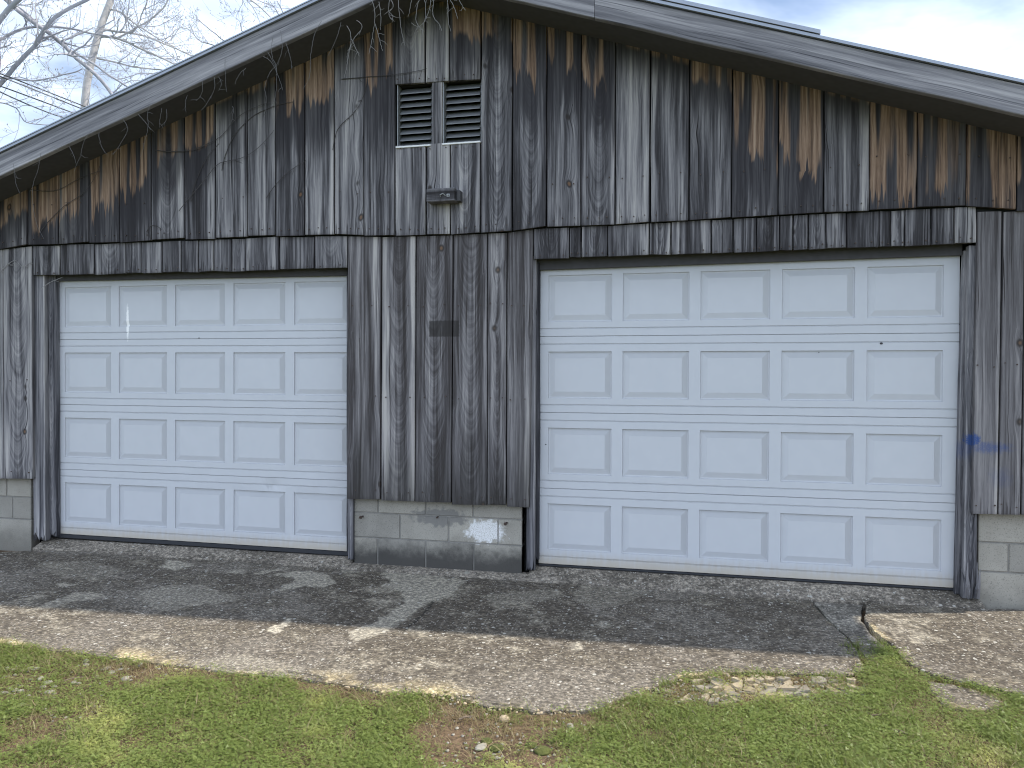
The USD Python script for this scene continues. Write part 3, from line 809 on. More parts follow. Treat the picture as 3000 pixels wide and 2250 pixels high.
patches = [   # (polygon as seen, strength)
    (crop(1000, 1650, 2.765, [(350, 180), (470, 215), (540, 260), (510, 320), (420, 400), (300, 470), (60, 560), (100, 620), (300, 575), (480, 480), (640, 350), (760, 290), (880, 265), (930, 190), (985, 150), (930, 120), (830, 130), (800, 100), (560, 70), (380, 60), (330, 110), (410, 140)]), 1.0),
    (crop(0, 1500, 2.212, [(1050, 352), (1090, 340), (1085, 315), (1160, 320), (1240, 340), (1200, 360), (1150, 375)]), 1.0),
    (crop(0, 1500, 2.212, [(1800, 405), (1900, 385), (2000, 385), (2100, 400), (2160, 455), (2100, 485), (2000, 478), (1900, 490), (1800, 508), (1860, 470), (1930, 455), (1920, 430)]), 1.0),
    (crop(0, 1500, 2.212, [(190, 635), (300, 595), (400, 560), (480, 525), (600, 520), (660, 540), (560, 565), (450, 580), (330, 620)]), .7),
    (crop(0, 1500, 2.212, [(1740, 772), (1760, 750), (1800, 735), (1890, 695), (1860, 725), (1815, 750), (1830, 772), (1790, 787)]), 1.3),
    (crop(0, 1500, 2.212, [(380, 465), (490, 468), (470, 476), (420, 478)]), 1.0),
    (crop(0, 1500, 2.212, [(1465, 392), (1500, 378), (1590, 370), (1585, 395)]), .8),
    (crop(0, 1500, 2.212, [(1645, 402), (1720, 380), (1840, 360), (1800, 375), (1700, 400)]), .8),
    (crop(1000, 1500, 2.212, [(1640, 722), (1690, 705), (1750, 740), (1690, 750)]), .7),
    (crop(1000, 1500, 2.212, [(1490, 855), (1540, 848), (1535, 890), (1500, 890)]), .9),
    (crop(1000, 1500, 2.212, [(0, 350), (180, 350), (230, 375), (60, 395), (0, 390)]), .6),
    (crop(1000, 1500, 2.212, [(900, 540), (1150, 520), (1400, 500), (1430, 540), (1200, 590), (1000, 600)]), .4),
    (crop(0, 1500, 2.212, [(1250, 960), (1600, 930), (1950, 1010), (1930, 1075), (1600, 1050), (1300, 1010)]), .5),
    (crop(0, 1500, 2.212, [(900, 520), (1080, 480), (1280, 470), (1560, 570), (1300, 600), (1050, 640), (950, 590)]), .45),
    (crop(0, 1500, 2.212, [(250, 330), (560, 320), (800, 380), (650, 440), (400, 420)]), .3),
    (crop(1000, 1500, 2.212, [(1550, 480), (1900, 470), (2000, 520), (1800, 600), (1650, 640), (1500, 560)]), .35),
]
PG = [(Polygon([G(*q) for q in pl_]).buffer(0), s) for pl_, s in patches]


CRK = [(LineString([G(*q) for q in pl_]), wd) for pl_, wd in [([(1185, 1850), (1225, 1812), (1245, 1795), (1268, 1765)], .011), ([(690, 1978), (840, 1968), (960, 1985)], .007), ([(1300, 2028), (1380, 2042), (1460, 2064)], .009)]]
CRK += [(LineString([(-4.0, -.137), (-1.4, -.137)]), .010), (LineString([(-.05, -.137), (2.7, -.137)]), .010)]


def concrete(x, y, edge):
    n0 = N2(x, y, 1.1, 4, 1); n1 = N2(x, y, 3.2, 4, 2, .7); n2 = N2(x, y, 11, 4, 3, .7); n3 = N2(x, y, 42, 3, 4)
    nn = .30 * n0 + .26 * n1 + .22 * n2 + .22 * n3
    nearw = np.interp(-y, [0, .15, .35, 1.1, 1.7], [-.01, .03, .055, .05, .005])  # darker band by the wall: real staining plus some roof shade put into the colour
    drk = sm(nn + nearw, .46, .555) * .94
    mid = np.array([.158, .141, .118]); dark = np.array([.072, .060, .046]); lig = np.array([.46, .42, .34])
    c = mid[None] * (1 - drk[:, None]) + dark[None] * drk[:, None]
    lt = sm(.3 * n1 + .4 * n2 + .3 * n3 + .3 * (n0 - .5), .48, .66) * .45
    c = c * (1 - lt[:, None]) + lig[None] * lt[:, None]
    pts = shapely.points(np.c_[x + (n3 - .5) * .06 + (n2 - .5) * .10, y + (N2(x, y, 42, 3, 14) - .5) * .06])
    for pg, s in PG:
        d = shapely.distance(pts, pg); w = np.clip(sm(-d, -.022, .0) * min(s, 1) * (.55 + .7 * n3), 0, 1)
        tgt = np.array([.30, .275, .225]) * max(s, 1)
        c = c * (1 - w[:, None]) + tgt[None] * w[:, None]
    e = sm(-edge, -.02 - .14 * sm(n0, .42, .62), -.004) * sm(n1 * .6 + n2 * .4, .44, .58) * (y < -.5) * .9
    c = c * (1 - e[:, None]) + np.array([.46, .38, .23])[None] * e[:, None]
    pp = shapely.points(np.c_[x + (n3 - .5) * .02, y + (n3 - .5) * .03])
    for ln, wd in CRK:
        w = sm(-shapely.distance(pp, ln), -wd, -wd * .3) * .85; c = c * (1 - w[:, None]) + np.array([.022, .02, .017])[None] * w[:, None]
    return np.clip(c, .02, .8)


def zslab(x, y): return gz(x, y) + .004 * (N2(x, y, 2.5, 3, 20) - .5) + .004 * (N2(x, y, 30, 2, 21) - .5)


front = [(0, 1882), (181, 1909), (339, 1925), (560, 1954), (678, 1970), (859, 1986), (1000, 2003), (1116, 2026), (1155, 2030), (1231, 2026), (1282, 2033), (1311, 2035), (1362, 2048), (1434, 2070), (1463, 2073), (1524, 2073), (1564, 2084), (1615, 2082), (1640, 2080), (1712, 2083), (1760, 2072), (1836, 2042), (1886, 2022), (1950, 1997), (2000, 1978), (2181, 1968), (2384, 1975), (2457, 1977), (2497, 1970), (2527, 1961), (2527, 1947), (2515, 1920), (2508, 1900), (2488, 1875), (2434, 1825), (2398, 1789), (2371, 1753), (2362, 1742)]
fr = [G(*q) for q in front]
back = -.135
main = [(-4.9, -.75), (-4.35, -.40), (-4.1, -.24), (-3.9, back), ]
main = [(-4.95, -1.72)] + fr + [(fr[-1][0] - .01, back - .03)] + [(-3.6, back)] + [(-3.95, back - .02), (-4.2, -.22), (-4.5, -.38), (-4.95, -.60)]
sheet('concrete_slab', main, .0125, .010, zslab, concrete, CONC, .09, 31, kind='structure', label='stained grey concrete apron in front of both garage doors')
rs = [(2542, 1748), (2533, 1812), (2560, 1848), (2619, 1893), (2642, 1925), (2678, 1952), (2723, 1975), (2791, 1990), (2881, 2011), (3000, 2038)]
rp = [G(*q) for q in rs]
right = [(rp[0][0] + .005, back - .02)] + rp + [(3.3, -1.25), (3.6, -.9), (3.6, -.05), (2.9, -.10), (2.75, back)]
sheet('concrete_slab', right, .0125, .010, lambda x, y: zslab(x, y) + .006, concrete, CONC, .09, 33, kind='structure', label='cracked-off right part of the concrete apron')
bp = [G(*q) for q in [(2723, 1993), (2726, 2020), (2768, 2065), (2814, 2076), (2927, 2079), (2945, 2056), (2927, 2038), (2859, 2020), (2791, 2001)]]
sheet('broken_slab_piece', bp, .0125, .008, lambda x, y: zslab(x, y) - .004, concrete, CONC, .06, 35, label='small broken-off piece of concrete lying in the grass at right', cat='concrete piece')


def tarry(x, y, edge):
    n1 = N2(x, y, 6, 4, 50); n3 = N2(x, y, 40, 3, 51); k = sm(.5 * n1 + .5 * n3, .4, .62)[:, None]
    e = sm(-y, .85, 1.15)[:, None] * .8
    c = np.array([.12, .11, .094])[None] * (1 - k) + np.array([.25, .232, .20])[None] * k
    return c * (1 - e) + np.array([.42, .40, .36])[None] * e


ap = [G(*q) for q in [(2366, 1745), (2376, 1757), (2404, 1791), (2440, 1826), (2494, 1876), (2513, 1900), (2542, 1932), (2583, 1945), (2572, 1907), (2600, 1893), (2553, 1848), (2527, 1812), (2534, 1752)]]
ap = [(ap[0][0], back - .02)] + ap + [(ap[-1][0], back - .02)]
ap = list(Polygon(ap).buffer(-.011).exterior.coords)[:-1]
sheet('asphalt_patch', ap, .0125, .010, lambda x, y: zslab(x, y) - .006 + .012 * (N2(x, y, 8, 3, 55) - .5), tarry, CONC, .05, 37, kind='structure', label='dark asphalt strip filling the crack between the two slabs')


def sill(x, y, edge):
    n1 = N2(x, y, 7, 4, 60, .4); n3 = N2(x, y, 40, 3, 61); k = sm(.55 * n1 + .45 * n3, .42, .60)[:, None]
    return np.array([.25, .222, .185])[None] * (1 - k) + np.array([.13, .115, .095])[None] * k


for a, b, zb_, lb in ((-4.15, -1.39, -.002, 'narrow concrete sill under the left door'), (-.06, 2.78, .014, 'narrow concrete sill under the right door')):
    sheet('door_sill', [(a, -.128), (b, -.128), (b, .06), (a, .06)], .0125, .004, lambda x, y: np.full_like(x, zb_) + (.050 + zb_) * np.clip(y / .12, -1, 0) + .003 * (N2(x, y, 20, 3, 62) - .5), sill, CONC, .1, 39 + int(a > -1), kind='structure', label=lb)
sheet('concrete_footing', [(-1.39, -.128), (-.06, -.128), (-.06, -.02), (-1.39, -.02)], .0125, .006, lambda x, y: gz(x, y) + .006 + .016 * sm(y, -.13, -.05) * 1.0 + .006 * (N2(x, y, 20, 3, 63) - .5), sill, CONC, .1, 43, kind='structure', label='strip of concrete at the foot of the block pier')

# crumbled edge at right of the slab
cp = [G(*q) for q in [(1890, 2026), (1955, 2003), (2005, 1984), (2181, 1974), (2384, 1981), (2457, 1983), (2500, 1977), (2524, 2003), (2500, 2024), (2452, 2026), (2362, 2033), (2226, 2040), (2181, 2054), (2080, 2058), (2000, 2050), (1940, 2045)]]
cpg = Polygon(cp)
CE = thing('crumbled_edge', 'crumbled pale concrete pieces along the slab edge at right', 'broken concrete')
sd = rng.uniform([cpg.bounds[0], cpg.bounds[1]], [cpg.bounds[2], cpg.bounds[3]], (210, 2))
from scipy.spatial import Voronoi
sd2 = np.vstack([sd, [[50, 50], [-50, 50], [50, -50], [-50, -50]]]); vor = Voronoi(sd2)
for i in range(len(sd)):
    r = vor.regions[vor.point_region[i]]
    if -1 in r: continue
    q = Polygon(vor.vertices[r]).intersection(cpg).buffer(-.003)
    if q.is_empty or q.geom_type != 'Polygon' or q.area < .0004 or N2(np.array([q.centroid.x]), np.array([q.centroid.y]), 7, 3, 77)[0] < .47 + rng.normal(0, .05): continue
    h = .03
    m = trimesh.creation.extrude_polygon(q.simplify(.004), h, engine='earcut'); v = np.array(m.vertices)
    cx, cy_ = q.centroid.x, q.centroid.y; ax, ay = rng.normal(0, .13, 2)
    up = v[:, 2] > h / 2; v[up, :2] = [cx, cy_] + (v[up, :2] - [cx, cy_]) * .93
    v[:, 2] += gz(cx, cy_) - .033 + (v[:, 0] - cx) * ax + (v[:, 1] - cy_) * ay + rng.uniform(-.012, .006)
    mesh(CE, 'chunk', (v, m.faces), [CRUMB, CRUMB2, CRUMB3][int(rng.integers(0, 3))])

# ------------------------------------------------------------------ ground
def lawnz(x, y):
    base = gz(x, y) - .016 + .022 * (N2(x, y, 1.3, 3, 70) - .5) + .012 * (N2(x, y, 6, 3, 71) - .5)
    return base - .04 * sm(y, -.95, -.5)


gx = np.r_[-300, -120, -50, -25, -14, -9, -7, np.arange(-5.6, 4.4, .035), 5, 7, 10, 16, 28, 60, 130, 300]
gy = np.r_[-300, -120, -50, -25, -14, -9, -6.5, -5, np.arange(-4.0, .3, .035), 2, 5, 8, 14, 28, 60, 130, 300]
X, Y = np.meshgrid(gx, gy); Z = lawnz(X, Y); nx = len(gx)
i, j = np.meshgrid(np.arange(len(gy) - 1), np.arange(nx - 1), indexing='ij'); a = (i * nx + j).ravel()
mesh('/World', 'lawn_ground', (np.c_[X.ravel(), Y.ravel(), Z.ravel()], np.vstack([np.c_[a, a + 1, a + nx + 1], np.c_[a, a + nx + 1, a + nx]])), SOIL, smooth=True, kind='structure', label='bare brown soil under the lawn')

# ------------------------------------------------------------------ grass
hard = shapely.unary_union([Polygon(main).buffer(0), Polygon(right).buffer(0), Polygon(bp).buffer(0)])
asph = Polygon([G(*q) for q in [(2366, 1700), (2404, 1791), (2494, 1876), (2542, 1925), (2570, 1925), (2560, 1880), (2540, 1812), (2540, 1700)]])
dirt = [(Polygon([G(*q) for q in pl_]).buffer(0), s) for pl_, s in [
    ([(1220, 2120), (1330, 2090), (1480, 2110), (1560, 2120), (1600, 2180), (1700, 2200), (1660, 2240), (1500, 2230), (1380, 2250), (1270, 2230), (1230, 2180)], .93),
    ([(1000, 2010), (1150, 2035), (1120, 2060), (1000, 2035), (880, 2010), (860, 1992)], .95),
    ([(1260, 2040), (1430, 2075), (1560, 2090), (1720, 2090), (1700, 2140), (1560, 2130), (1400, 2110), (1290, 2070)], .85),
    ([(0, 1960), (120, 1930), (330, 1945), (480, 1990), (330, 2010), (200, 2040), (0, 2050)], .72),
    ([(20, 2110), (120, 2080), (170, 2110), (60, 2130)], .9),
    ([(60, 2150), (180, 2110), (160, 2150), (90, 2190), (40, 2180)], .85),
    ([(130, 2230), (170, 2190), (180, 2260), (140, 2280)], .9),
    ([(330, 1935), (600, 1965), (720, 1990), (560, 1985), (440, 1975), (330, 1955)], .88),
    ([(0, 2120), (60, 2120), (60, 2300), (0, 2300)], .55),
    ([(2640, 1940), (2700, 1975), (2760, 1995), (2720, 1990), (2650, 1955)], .8),
    ([(640, 2030), (700, 2010), (760, 2040), (700, 2060)], .5),
]]
BLMESH = {}


def blades(n, rad, hmin, hmax, w, bend, seed):
    r = np.random.default_rng(seed); V, F, k = [], [], 0
    for _ in range(n):
        p = r.normal(0, rad, 2); h = r.uniform(hmin, hmax); th = r.uniform(0, 2 * np.pi); dr = np.array([math.cos(th), math.sin(th)])
        sd_ = np.array([-dr[1], dr[0]]) * w * r.uniform(.7, 1.3) / 2; bd = h * bend * r.uniform(.3, 1.2)
        for t in (0, .5, 1):
            c = p + dr * bd * t * t; z = h * (t - .25 * bend * t * t); ww = (1 - t ** 2) if t < 1 else .08
            V += [(*(c + sd_ * ww), z), (*(c - sd_ * ww), z)]
        for q in (0, 2): F += [(k + q, k + q + 1, k + q + 3), (k + q, k + q + 3, k + q + 2)]
        k += 6
    return np.array(V), np.array(F)


def leaves(n, rad, seed):
    r = np.random.default_rng(seed); V, F, k = [], [], 0
    for _ in range(n):
        p = r.normal(0, rad, 2); z = r.uniform(.006, .034); s = r.uniform(.0025, .0052); th0 = r.uniform(0, 6.28)
        nm = np.array([r.normal(0, .25), r.normal(0, .25), 1]); nm /= np.linalg.norm(nm)
        ax = np.cross(nm, [math.cos(th0), math.sin(th0), 0]); ax /= np.linalg.norm(ax); ay = np.cross(nm, ax)
        for q in range(3):
            a = q * 2.094; dv = ax * math.cos(a) + ay * math.sin(a); sv = -ax * math.sin(a) + ay * math.cos(a)
            c = np.array([p[0], p[1], z]); pts = [c, c + dv * s * .8 + sv * s * .5, c + dv * s * 1.25, c + dv * s * .8 - sv * s * .5]
            V += pts; F += [(k, k + 1, k + 2), (k, k + 2, k + 3)]; k += 4
    return np.array(V), np.array(F)


def scatter(name, protos, pts, scl, label, cat):
    pi = UsdGeom.PointInstancer.Define(stage, path('/World', name)); base = str(pi.GetPath()); tg = []
    for q, (nm, geo, mat) in enumerate(protos): tg.append(Sdf.Path(mesh(base, nm, geo, mat)))
    pi.CreatePrototypesRel().SetTargets(tg); n = len(pts)
    z = lawnz(pts[:, 0], pts[:, 1]) - .002
    pi.CreatePositionsAttr(Vt.Vec3fArray.FromNumpy(np.c_[pts, z].astype(np.float32)))
    pi.CreateProtoIndicesAttr(Vt.IntArray.FromNumpy(rng.integers(0, len(protos), n).astype(np.int32)))
    th = rng.uniform(0, 2 * np.pi, n); tl = rng.normal(0, .10, (n, 2))
    qs = Rotation.from_euler('zxy', np.c_[th, tl]).as_quat().astype(np.float32)
    pi.CreateOrientationsAttr(Vt.QuathArray([Gf.Quath(float(q[3]), float(q[0]), float(q[1]), float(q[2])) for q in qs]))
    pi.CreateScalesAttr(Vt.Vec3fArray.FromNumpy(np.repeat(scl[:, None], 3, 1).astype(np.float32)))
    tag(pi.GetPrim(), label, cat, None, 'stuff')


def cover_(pts):
    w = np.ones(len(pts)); sp_ = shapely.points(pts + .035 * np.c_[N2(pts[:, 0], pts[:, 1], 9, 2, 80) - .5, N2(pts[:, 0], pts[:, 1], 9, 2, 81) - .5] * 2)
    for pg, s in dirt: w *= 1 - s * sm(-shapely.distance(sp_, pg), -.05, .0)
    dh = shapely.distance(sp_, hard); w *= sm(np.where(dh > 0, dh, -shapely.distance(sp_, hard.boundary)), -.014, .018); w *= 1 - .9 * shapely.contains(asph, sp_)
    w *= 1 - .88 * sm(-shapely.distance(sp_, cpg), -.02, .0)
    w *= .34 + .8 * sm(N2(pts[:, 0], pts[:, 1], 5, 3, 82), .36, .52)
    w *= .55 + .6 * sm(N2(pts[:, 0], pts[:, 1], 17, 2, 83), .38, .55)
    return np.clip(w, 0, 1)


fx0, fx1, fy0, fy1 = -4.9, 3.6, -3.1, -.75
nA = 90000
pts = rng.uniform([fx0, fy0], [fx1, fy1], (nA, 2)); pts = pts[rng.random(len(pts)) < cover_(pts)]
kind = N2(pts[:, 0], pts[:, 1], 1.6, 3, 90); long_ = sm(kind, .50, .60)
gp = pts[rng.random(len(pts)) < .30 + .5 * long_]
sc = .62 + .55 * sm(N2(gp[:, 0], gp[:, 1], 1.6, 3, 90), .48, .62) * rng.uniform(.6, 1.3, len(gp))
scatter('grass', [('grass_tuft', blades(18, .018, .010, .036, .0024, 1.2, 100 + k), GRASS) for k in range(6)] + [('long_grass_tuft', blades(9, .016, .03, .072, .0028, 1.0, 150 + k), GRASS) for k in range(1)], gp, sc, 'short green grass of the lawn in the foreground', 'grass')
cpnt = pts[rng.random(len(pts)) < .95 - .40 * long_]
scatter('clover', [('clover_patch', leaves(22, .024, 200 + k), CLOVER) for k in range(6)], cpnt, rng.uniform(.7, 1.25, len(cpnt)), 'low clover and small weeds between the grass of the lawn', 'clover')
ps = rng.uniform([fx0, fy0], [fx1, fy1], (26000, 2)); dh = shapely.distance(shapely.points(ps), hard)
wd = np.where(shapely.contains(hard, shapely.points(ps)), 0, .28 + .5 * sm(-dh, -.25, -.02)); ps = ps[rng.random(len(ps)) < wd]
scatter('dry_grass', [('straw_tuft', blades(8, .024, .018, .05, .0022, 1.9, 300 + k), STRAW) for k in range(4)], ps, rng.uniform(.8, 1.6, len(ps)), 'straw-coloured dead grass scattered through the lawn', 'dry grass')
# little weeds growing in the cracks of the slab
wk = []
for q in [(2503, 1895), (2512, 1915), (2575, 1880), (2590, 1905), (2610, 1910), (2620, 1925), (2200, 1972), (2240, 1975), (2290, 1980), (2400, 1985), (2440, 1990), (2470, 1990), (2040, 2020), (2720, 1985), (2760, 1992), (2850, 2010), (2890, 2022), (1940, 2000), (1960, 1995)]:
    x, y = G(*q)
    for _ in range(6): wk.append((x + rng.normal(0, .03), y + rng.normal(0, .02)))
wk = np.array(wk)
pi_z = lawnz
_old = lawnz


def lawnz(x, y): return gz(x, y) - .004


scatter('crack_weed', [('grass_tuft', blades(12, .014, .015, .045, .003, .9, 400 + k), GRASS) for k in range(3)] + [('clover_patch', leaves(10, .016, 420), CLOVER)], wk, rng.uniform(.6, 1.1, len(wk)), 'small weeds growing in the cracks of the concrete', 'weeds')
lawnz = _old

# ------------------------------------------------------------------ stones
def stone_mesh(r, flat, seed):
    m = trimesh.creation.icosphere(1, 1.0); v = np.array(m.vertices); rr = np.random.default_rng(seed)
    for _ in range(7):                     # facets
        nn = rr.normal(0, 1, 3); nn /= np.linalg.norm(nn); dd_ = rr.uniform(.55, .9); q = v @ nn; v -= np.maximum(q - dd_, 0)[:, None] * nn
    v *= [r * rr.uniform(.8, 1.3), r * rr.uniform(.7, 1.1), r * flat]
    a = rr.uniform(0, 6.28); c, s = math.cos(a), math.sin(a); v[:, :2] = v[:, :2] @ np.array([[c, -s], [s, c]])
    return v, np.array(m.faces)


def stone(px, py, r, label, flat=.45, group=None, mat=STONE, z=None, name='stone'):
    x, y = G(px, py); v, f = stone_mesh(r, flat, int(px * 7 + py))
    v = v + [x, y, (lawnz(x, y) if z is None else gz(x, y) + z) + r * flat * .45]
    mesh('/World', name, (v, f), mat, label=label, cat='stone', group=group)


stone(2875, 1748, .050, 'pinkish rock at the foot of the rotten right door post', .9, mat=simple('pink_rock', (.42, .33, .26), .95, .3, 30.0, .006), z=0, name='rock')
stone(1370, 1683, .018, 'pale pebble standing on the slab in front of the block pier', 1.1, z=0)
stone(1600, 1699, .012, 'tiny pale pebble on the slab in front of the right door', .8, z=0)
stone(1410, 2181, .026, 'white flat stone lying in the bare dirt patch', .35)
stone(1477, 2101, .026, 'yellowish lump of rubble at the slab edge above the dirt patch', .6, mat=CRUMB)
stone(1672, 2122, .022, 'grey lump of rubble lying at the point of the slab edge', .6)
stone(2228, 2107, .010, 'small white pebble alone in the grass right of centre', .6)
stone(412, 1944, .017, 'white cube-like stone right against the slab edge at left', .8)
stone(252, 1932, .018, 'white upright stone on the slab edge at far left', .8)
stone(252, 1941, .022, 'flat white stone in front of the upright one at far left', .4)
for lb, grp, qs in [
    ('small white stone of the row at the left border just under the slab edge', 'row of white stones at the left border', [(20, 1953), (38, 1955), (52, 1946), (68, 1957), (18, 1973)]),
    ('white stone of the flat pair at left ending the upper row of stones', 'flat pair of stones ending the upper row', [(88, 1951), (107, 1952)]),
    ('white stone of the heap touching the left border halfway down the lawn', 'heap of white stones at the left border', [(28, 2008), (10, 2022), (45, 2015), (60, 2017)]),
    ('white stone of the loose group in thin grass between heap and dark twig', 'loose group of white stones in thin grass', [(140, 1991), (126, 2003), (118, 1983)]),
    ('long flat white stone of the three lying together below the loose group', 'three long flat white stones lying together', [(160, 2003), (145, 2019), (160, 2022)]),
    ('larger white stone beside the thin dark twig at left', None, [(218, 1990)]), ('smaller white stone beside the thin dark twig at left', None, [(230, 1993)]),
    ('wide flat white stone lowest of all at the left border', None, [(58, 2058)]), ('narrow white stone just below left of the wide lowest one', None, [(40, 2068)]),
    ('pale chip of the short row lying on the soil right under the slab edge', 'short row of pale chips under the slab edge', [(310, 1951), (322, 1957), (342, 1955), (355, 1953), (328, 1962)]),
    ('long pale chip at the right end of the short row under the slab edge', None, [(374, 1953)]),
    ('pale chip of the two on bare soil below the short row of chips', 'two pale chips on bare soil', [(368, 1982), (382, 1986)]),
    ('single white stone at the top left corner of the grass by the slab', None, [(150, 1918)]), ('single white stone half sunk in grass between twig and chips', None, [(285, 1979)])]:
    for q in qs: stone(q[0], q[1], rng.uniform(.010, .022), lb, rng.uniform(.35, .6), grp)
gr = []
for k in range(700):
    t = rng.random()
    if t < .28: q = (rng.uniform(1250, 1760), rng.uniform(2040, 2240))
    elif t < .46: q = (rng.uniform(0, 500), rng.uniform(1925, 2120))
    else: q = (rng.uniform(1900, 2540), rng.uniform(1985, 2050))
    x, y = G(*q)
    if hard.contains(Point(x, y)): continue
    r = rng.uniform(.003, .009); v, f = stone_mesh(r, .6, k); gr.append((v + [x, y, lawnz(x, y) + r * .35 + (.004 if t >= .46 else 0)], f))
mesh('/World', 'gravel', join(gr), STONE, kind='stuff', label='fine pale gravel strewn along the broken slab edge', cat='gravel')
for k in range(170):
    q = fr[int(rng.integers(0, 31))]; q2 = fr[int(rng.integers(0, 30))]; t = rng.random(); kk = int(rng.integers(0, 30))
    x = fr[kk][0] * t + fr[kk + 1][0] * (1 - t) + rng.normal(0, .02); y = fr[kk][1] * t + fr[kk + 1][1] * (1 - t) + rng.normal(-.012, .018)
    r = rng.uniform(.003, .010); v, f = stone_mesh(r, .6, k + 3000); gr.append((v + [x, y, gz(x, y) - .004 + r * .3], f))
mesh('/World', 'gravel', join(gr[-170:]), CRUMB, kind='stuff', label='crumbs of concrete along the front edge of the slab', cat='gravel')
gr = []
for k in range(60):
    x, y = rng.uniform(-3.2, 2.9), -rng.uniform(.14, .24); r = rng.uniform(.002, .005); v, f = stone_mesh(r, .7, k + 900); gr.append((v + [x, y, gz(x, y) + r * .5], f))
mesh('/World', 'gravel', join(gr), STONE, kind='stuff', label='crumbs of stone along the foot of the garage', cat='gravel')
# moss cushions
for (px, py, r), lb in zip([(1426, 2164, .024), (1455, 2183, .030), (1557, 2176, .024), (1590, 2192, .034)], ['small olive moss cushion above the white flat stone', 'wide olive moss cushion right of the white flat stone', 'round olive moss cushion in the right half of the dirt patch', 'flat olive moss cushion at the right rim of the dirt patch']):
    x, y = G(px, py); m = trimesh.creation.icosphere(2, 1.0); v = np.array(m.vertices); v *= (1 + .5 * (meshkit.fbm(v * 4 + px, 3) - .5))[:, None]; v = v * [r, r, r * .4] + [x, y, lawnz(x, y) + .002]
    mesh('/World', 'moss', (v, m.faces), MOSS, smooth=True, label=lb, cat='moss')
# sticks and dead stalks
for (a, b, w, lb) in [((2612, 2138), (2660, 2152), .006, 'short brown stick lying in the grass at lower right'), ((1345, 2108), (1385, 2101), .005, 'bent grey twig at the top of the dirt patch'), ((183, 1995), (245, 1985), .004, 'thin dark twig among the white stones at left'), ((2550, 2094), (2585, 2091), .003, 'pale straw stalk in the grass below the asphalt strip'), ((187, 2143), (210, 2136), .004, 'short pale stalk in the grass near the lower left corner'), ((2405, 2126), (2425, 2128), .004, 'tiny brown stick in the grass left of the brown one'), ((522, 1962), (545, 1982), .003, 'thin dark twig on the slab edge left of centre'), ((2026, 2080), (2042, 2096), .004, 'dark twig standing in the grass under the crumbled edge')]:
    (x0, y0), (x1, y1) = G(*a), G(*b); z0, z1 = lawnz(x0, y0) + .016, lawnz(x1, y1) + .020
    mp = [(x0 + x1) / 2 + rng.normal(0, .006), (y0 + y1) / 2 + rng.normal(0, .006), (z0 + z1) / 2 + .004]
    mesh('/World', 'twig', tube([[x0, y0, z0], mp, [x1, y1, z1]], [w, w * .9, w * .5], 6), TWIG, label=lb, cat='twig')

# ------------------------------------------------------------------ dead vines
def tendrils(vine, lists, Y, r, mat, seed, Yend=None):
    rg = np.random.default_rng(seed)
    for L in lists:
        ys = np.linspace(Y, Y if Yend is None else Yend, len(L))
        p = smoothpath([P3(a, b, yy) for (a, b), yy in zip(L, ys)], 4 + 3 * len(L)); n = len(p)
        p = p + np.cumsum(rg.normal(0, .0013, p.shape), axis=0) * np.array([1, .8, .5])
        geo = [tube(p, np.linspace(r, r * .55, n), 4)]
        for _ in range(rg.integers(1, 4)):
            k = rg.integers(1, n - 1); d_ = np.array([rg.normal(0, .6), rg.normal(0, .15), -abs(rg.normal(.5, .4))]); d_ /= np.linalg.norm(d_)
            ln = rg.uniform(.02, .07); geo.append(tube([p[k], p[k] + d_ * ln * .5 + rg.normal(0, .004, 3), p[k] + d_ * ln], [r * .6, r * .5, r * .35], 4))
        mesh(vine, 'tendril', join(geo), mat)


V1 = thing('dead_vine', 'pale dead vine tendrils hanging at the ridge of the gable', 'vine')
tendrils(V1, [[(1147, -30), (1140, 30), (1152, 50), (1150, 66)], [(1145, 0), (1151, 22), (1139, 40), (1149, 62)], [(1206, -30), (1200, 32), (1195, 48)], [(1168, -20), (1172, 60), (1182, 110), (1188, 131)], [(1240, -20), (1248, 45), (1243, 75), (1240, 125)], [(1275, -20), (1268, 42), (1290, 75), (1295, 90)], [(1262, -10), (1246, 60), (1228, 80), (1205, 70)], [(1235, -10), (1216, 55), (1240, 90)], [(1310, -20), (1310, 60), (1317, 92)], [(1312, -10), (1330, 25), (1342, 58)], [(1340, -15), (1352, 15), (1362, 28)], [(1085, -10), (1100, 50), (1092, 110), (1085, 160)], [(1110, 5), (1117, 45), (1115, 85)], [(1015, 75), (1030, 110), (1022, 165), (1010, 225)], [(1030, 115), (1042, 140), (1052, 166)], [(1045, 60), (1062, 80), (1038, 118), (1018, 170)], [(1100, 70), (1110, 110), (1125, 150)]], YF0 - .03, .0019, VINE, 1)
V2 = thing('dead_vine', 'pale dead vine tendrils hanging from the middle of the left rake', 'vine')
tendrils(V2, [[(942, 62), (920, 110), (912, 170), (910, 220), (890, 263)], [(1000, 65), (985, 115), (962, 165)], [(801, 105), (796, 140), (798, 167), (811, 203), (809, 280), (796, 314)], [(820, 88), (827, 136), (811, 190), (791, 208), (775, 260), (780, 280), (768, 371)], [(838, 125), (846, 150), (856, 202)], [(770, 165), (790, 180), (812, 220), (826, 265)], [(785, 152), (800, 175), (815, 210)], [(660, 172), (659, 210), (663, 269)], [(627, 226), (629, 253), (618, 280), (590, 323)], [(594, 238), (594, 260), (576, 296)], [(640, 225), (648, 248), (640, 268)], [(720, 200), (700, 220), (690, 248)], [(680, 310), (684, 325), (679, 355)], [(550, 130 + 150), (545, 300), (548, 330)]], YF0 - .02, .0017, VINEMID, 2)
V3 = thing('dead_vine', 'pale dead vine tendrils hanging near the lower end of the left rake', 'vine')
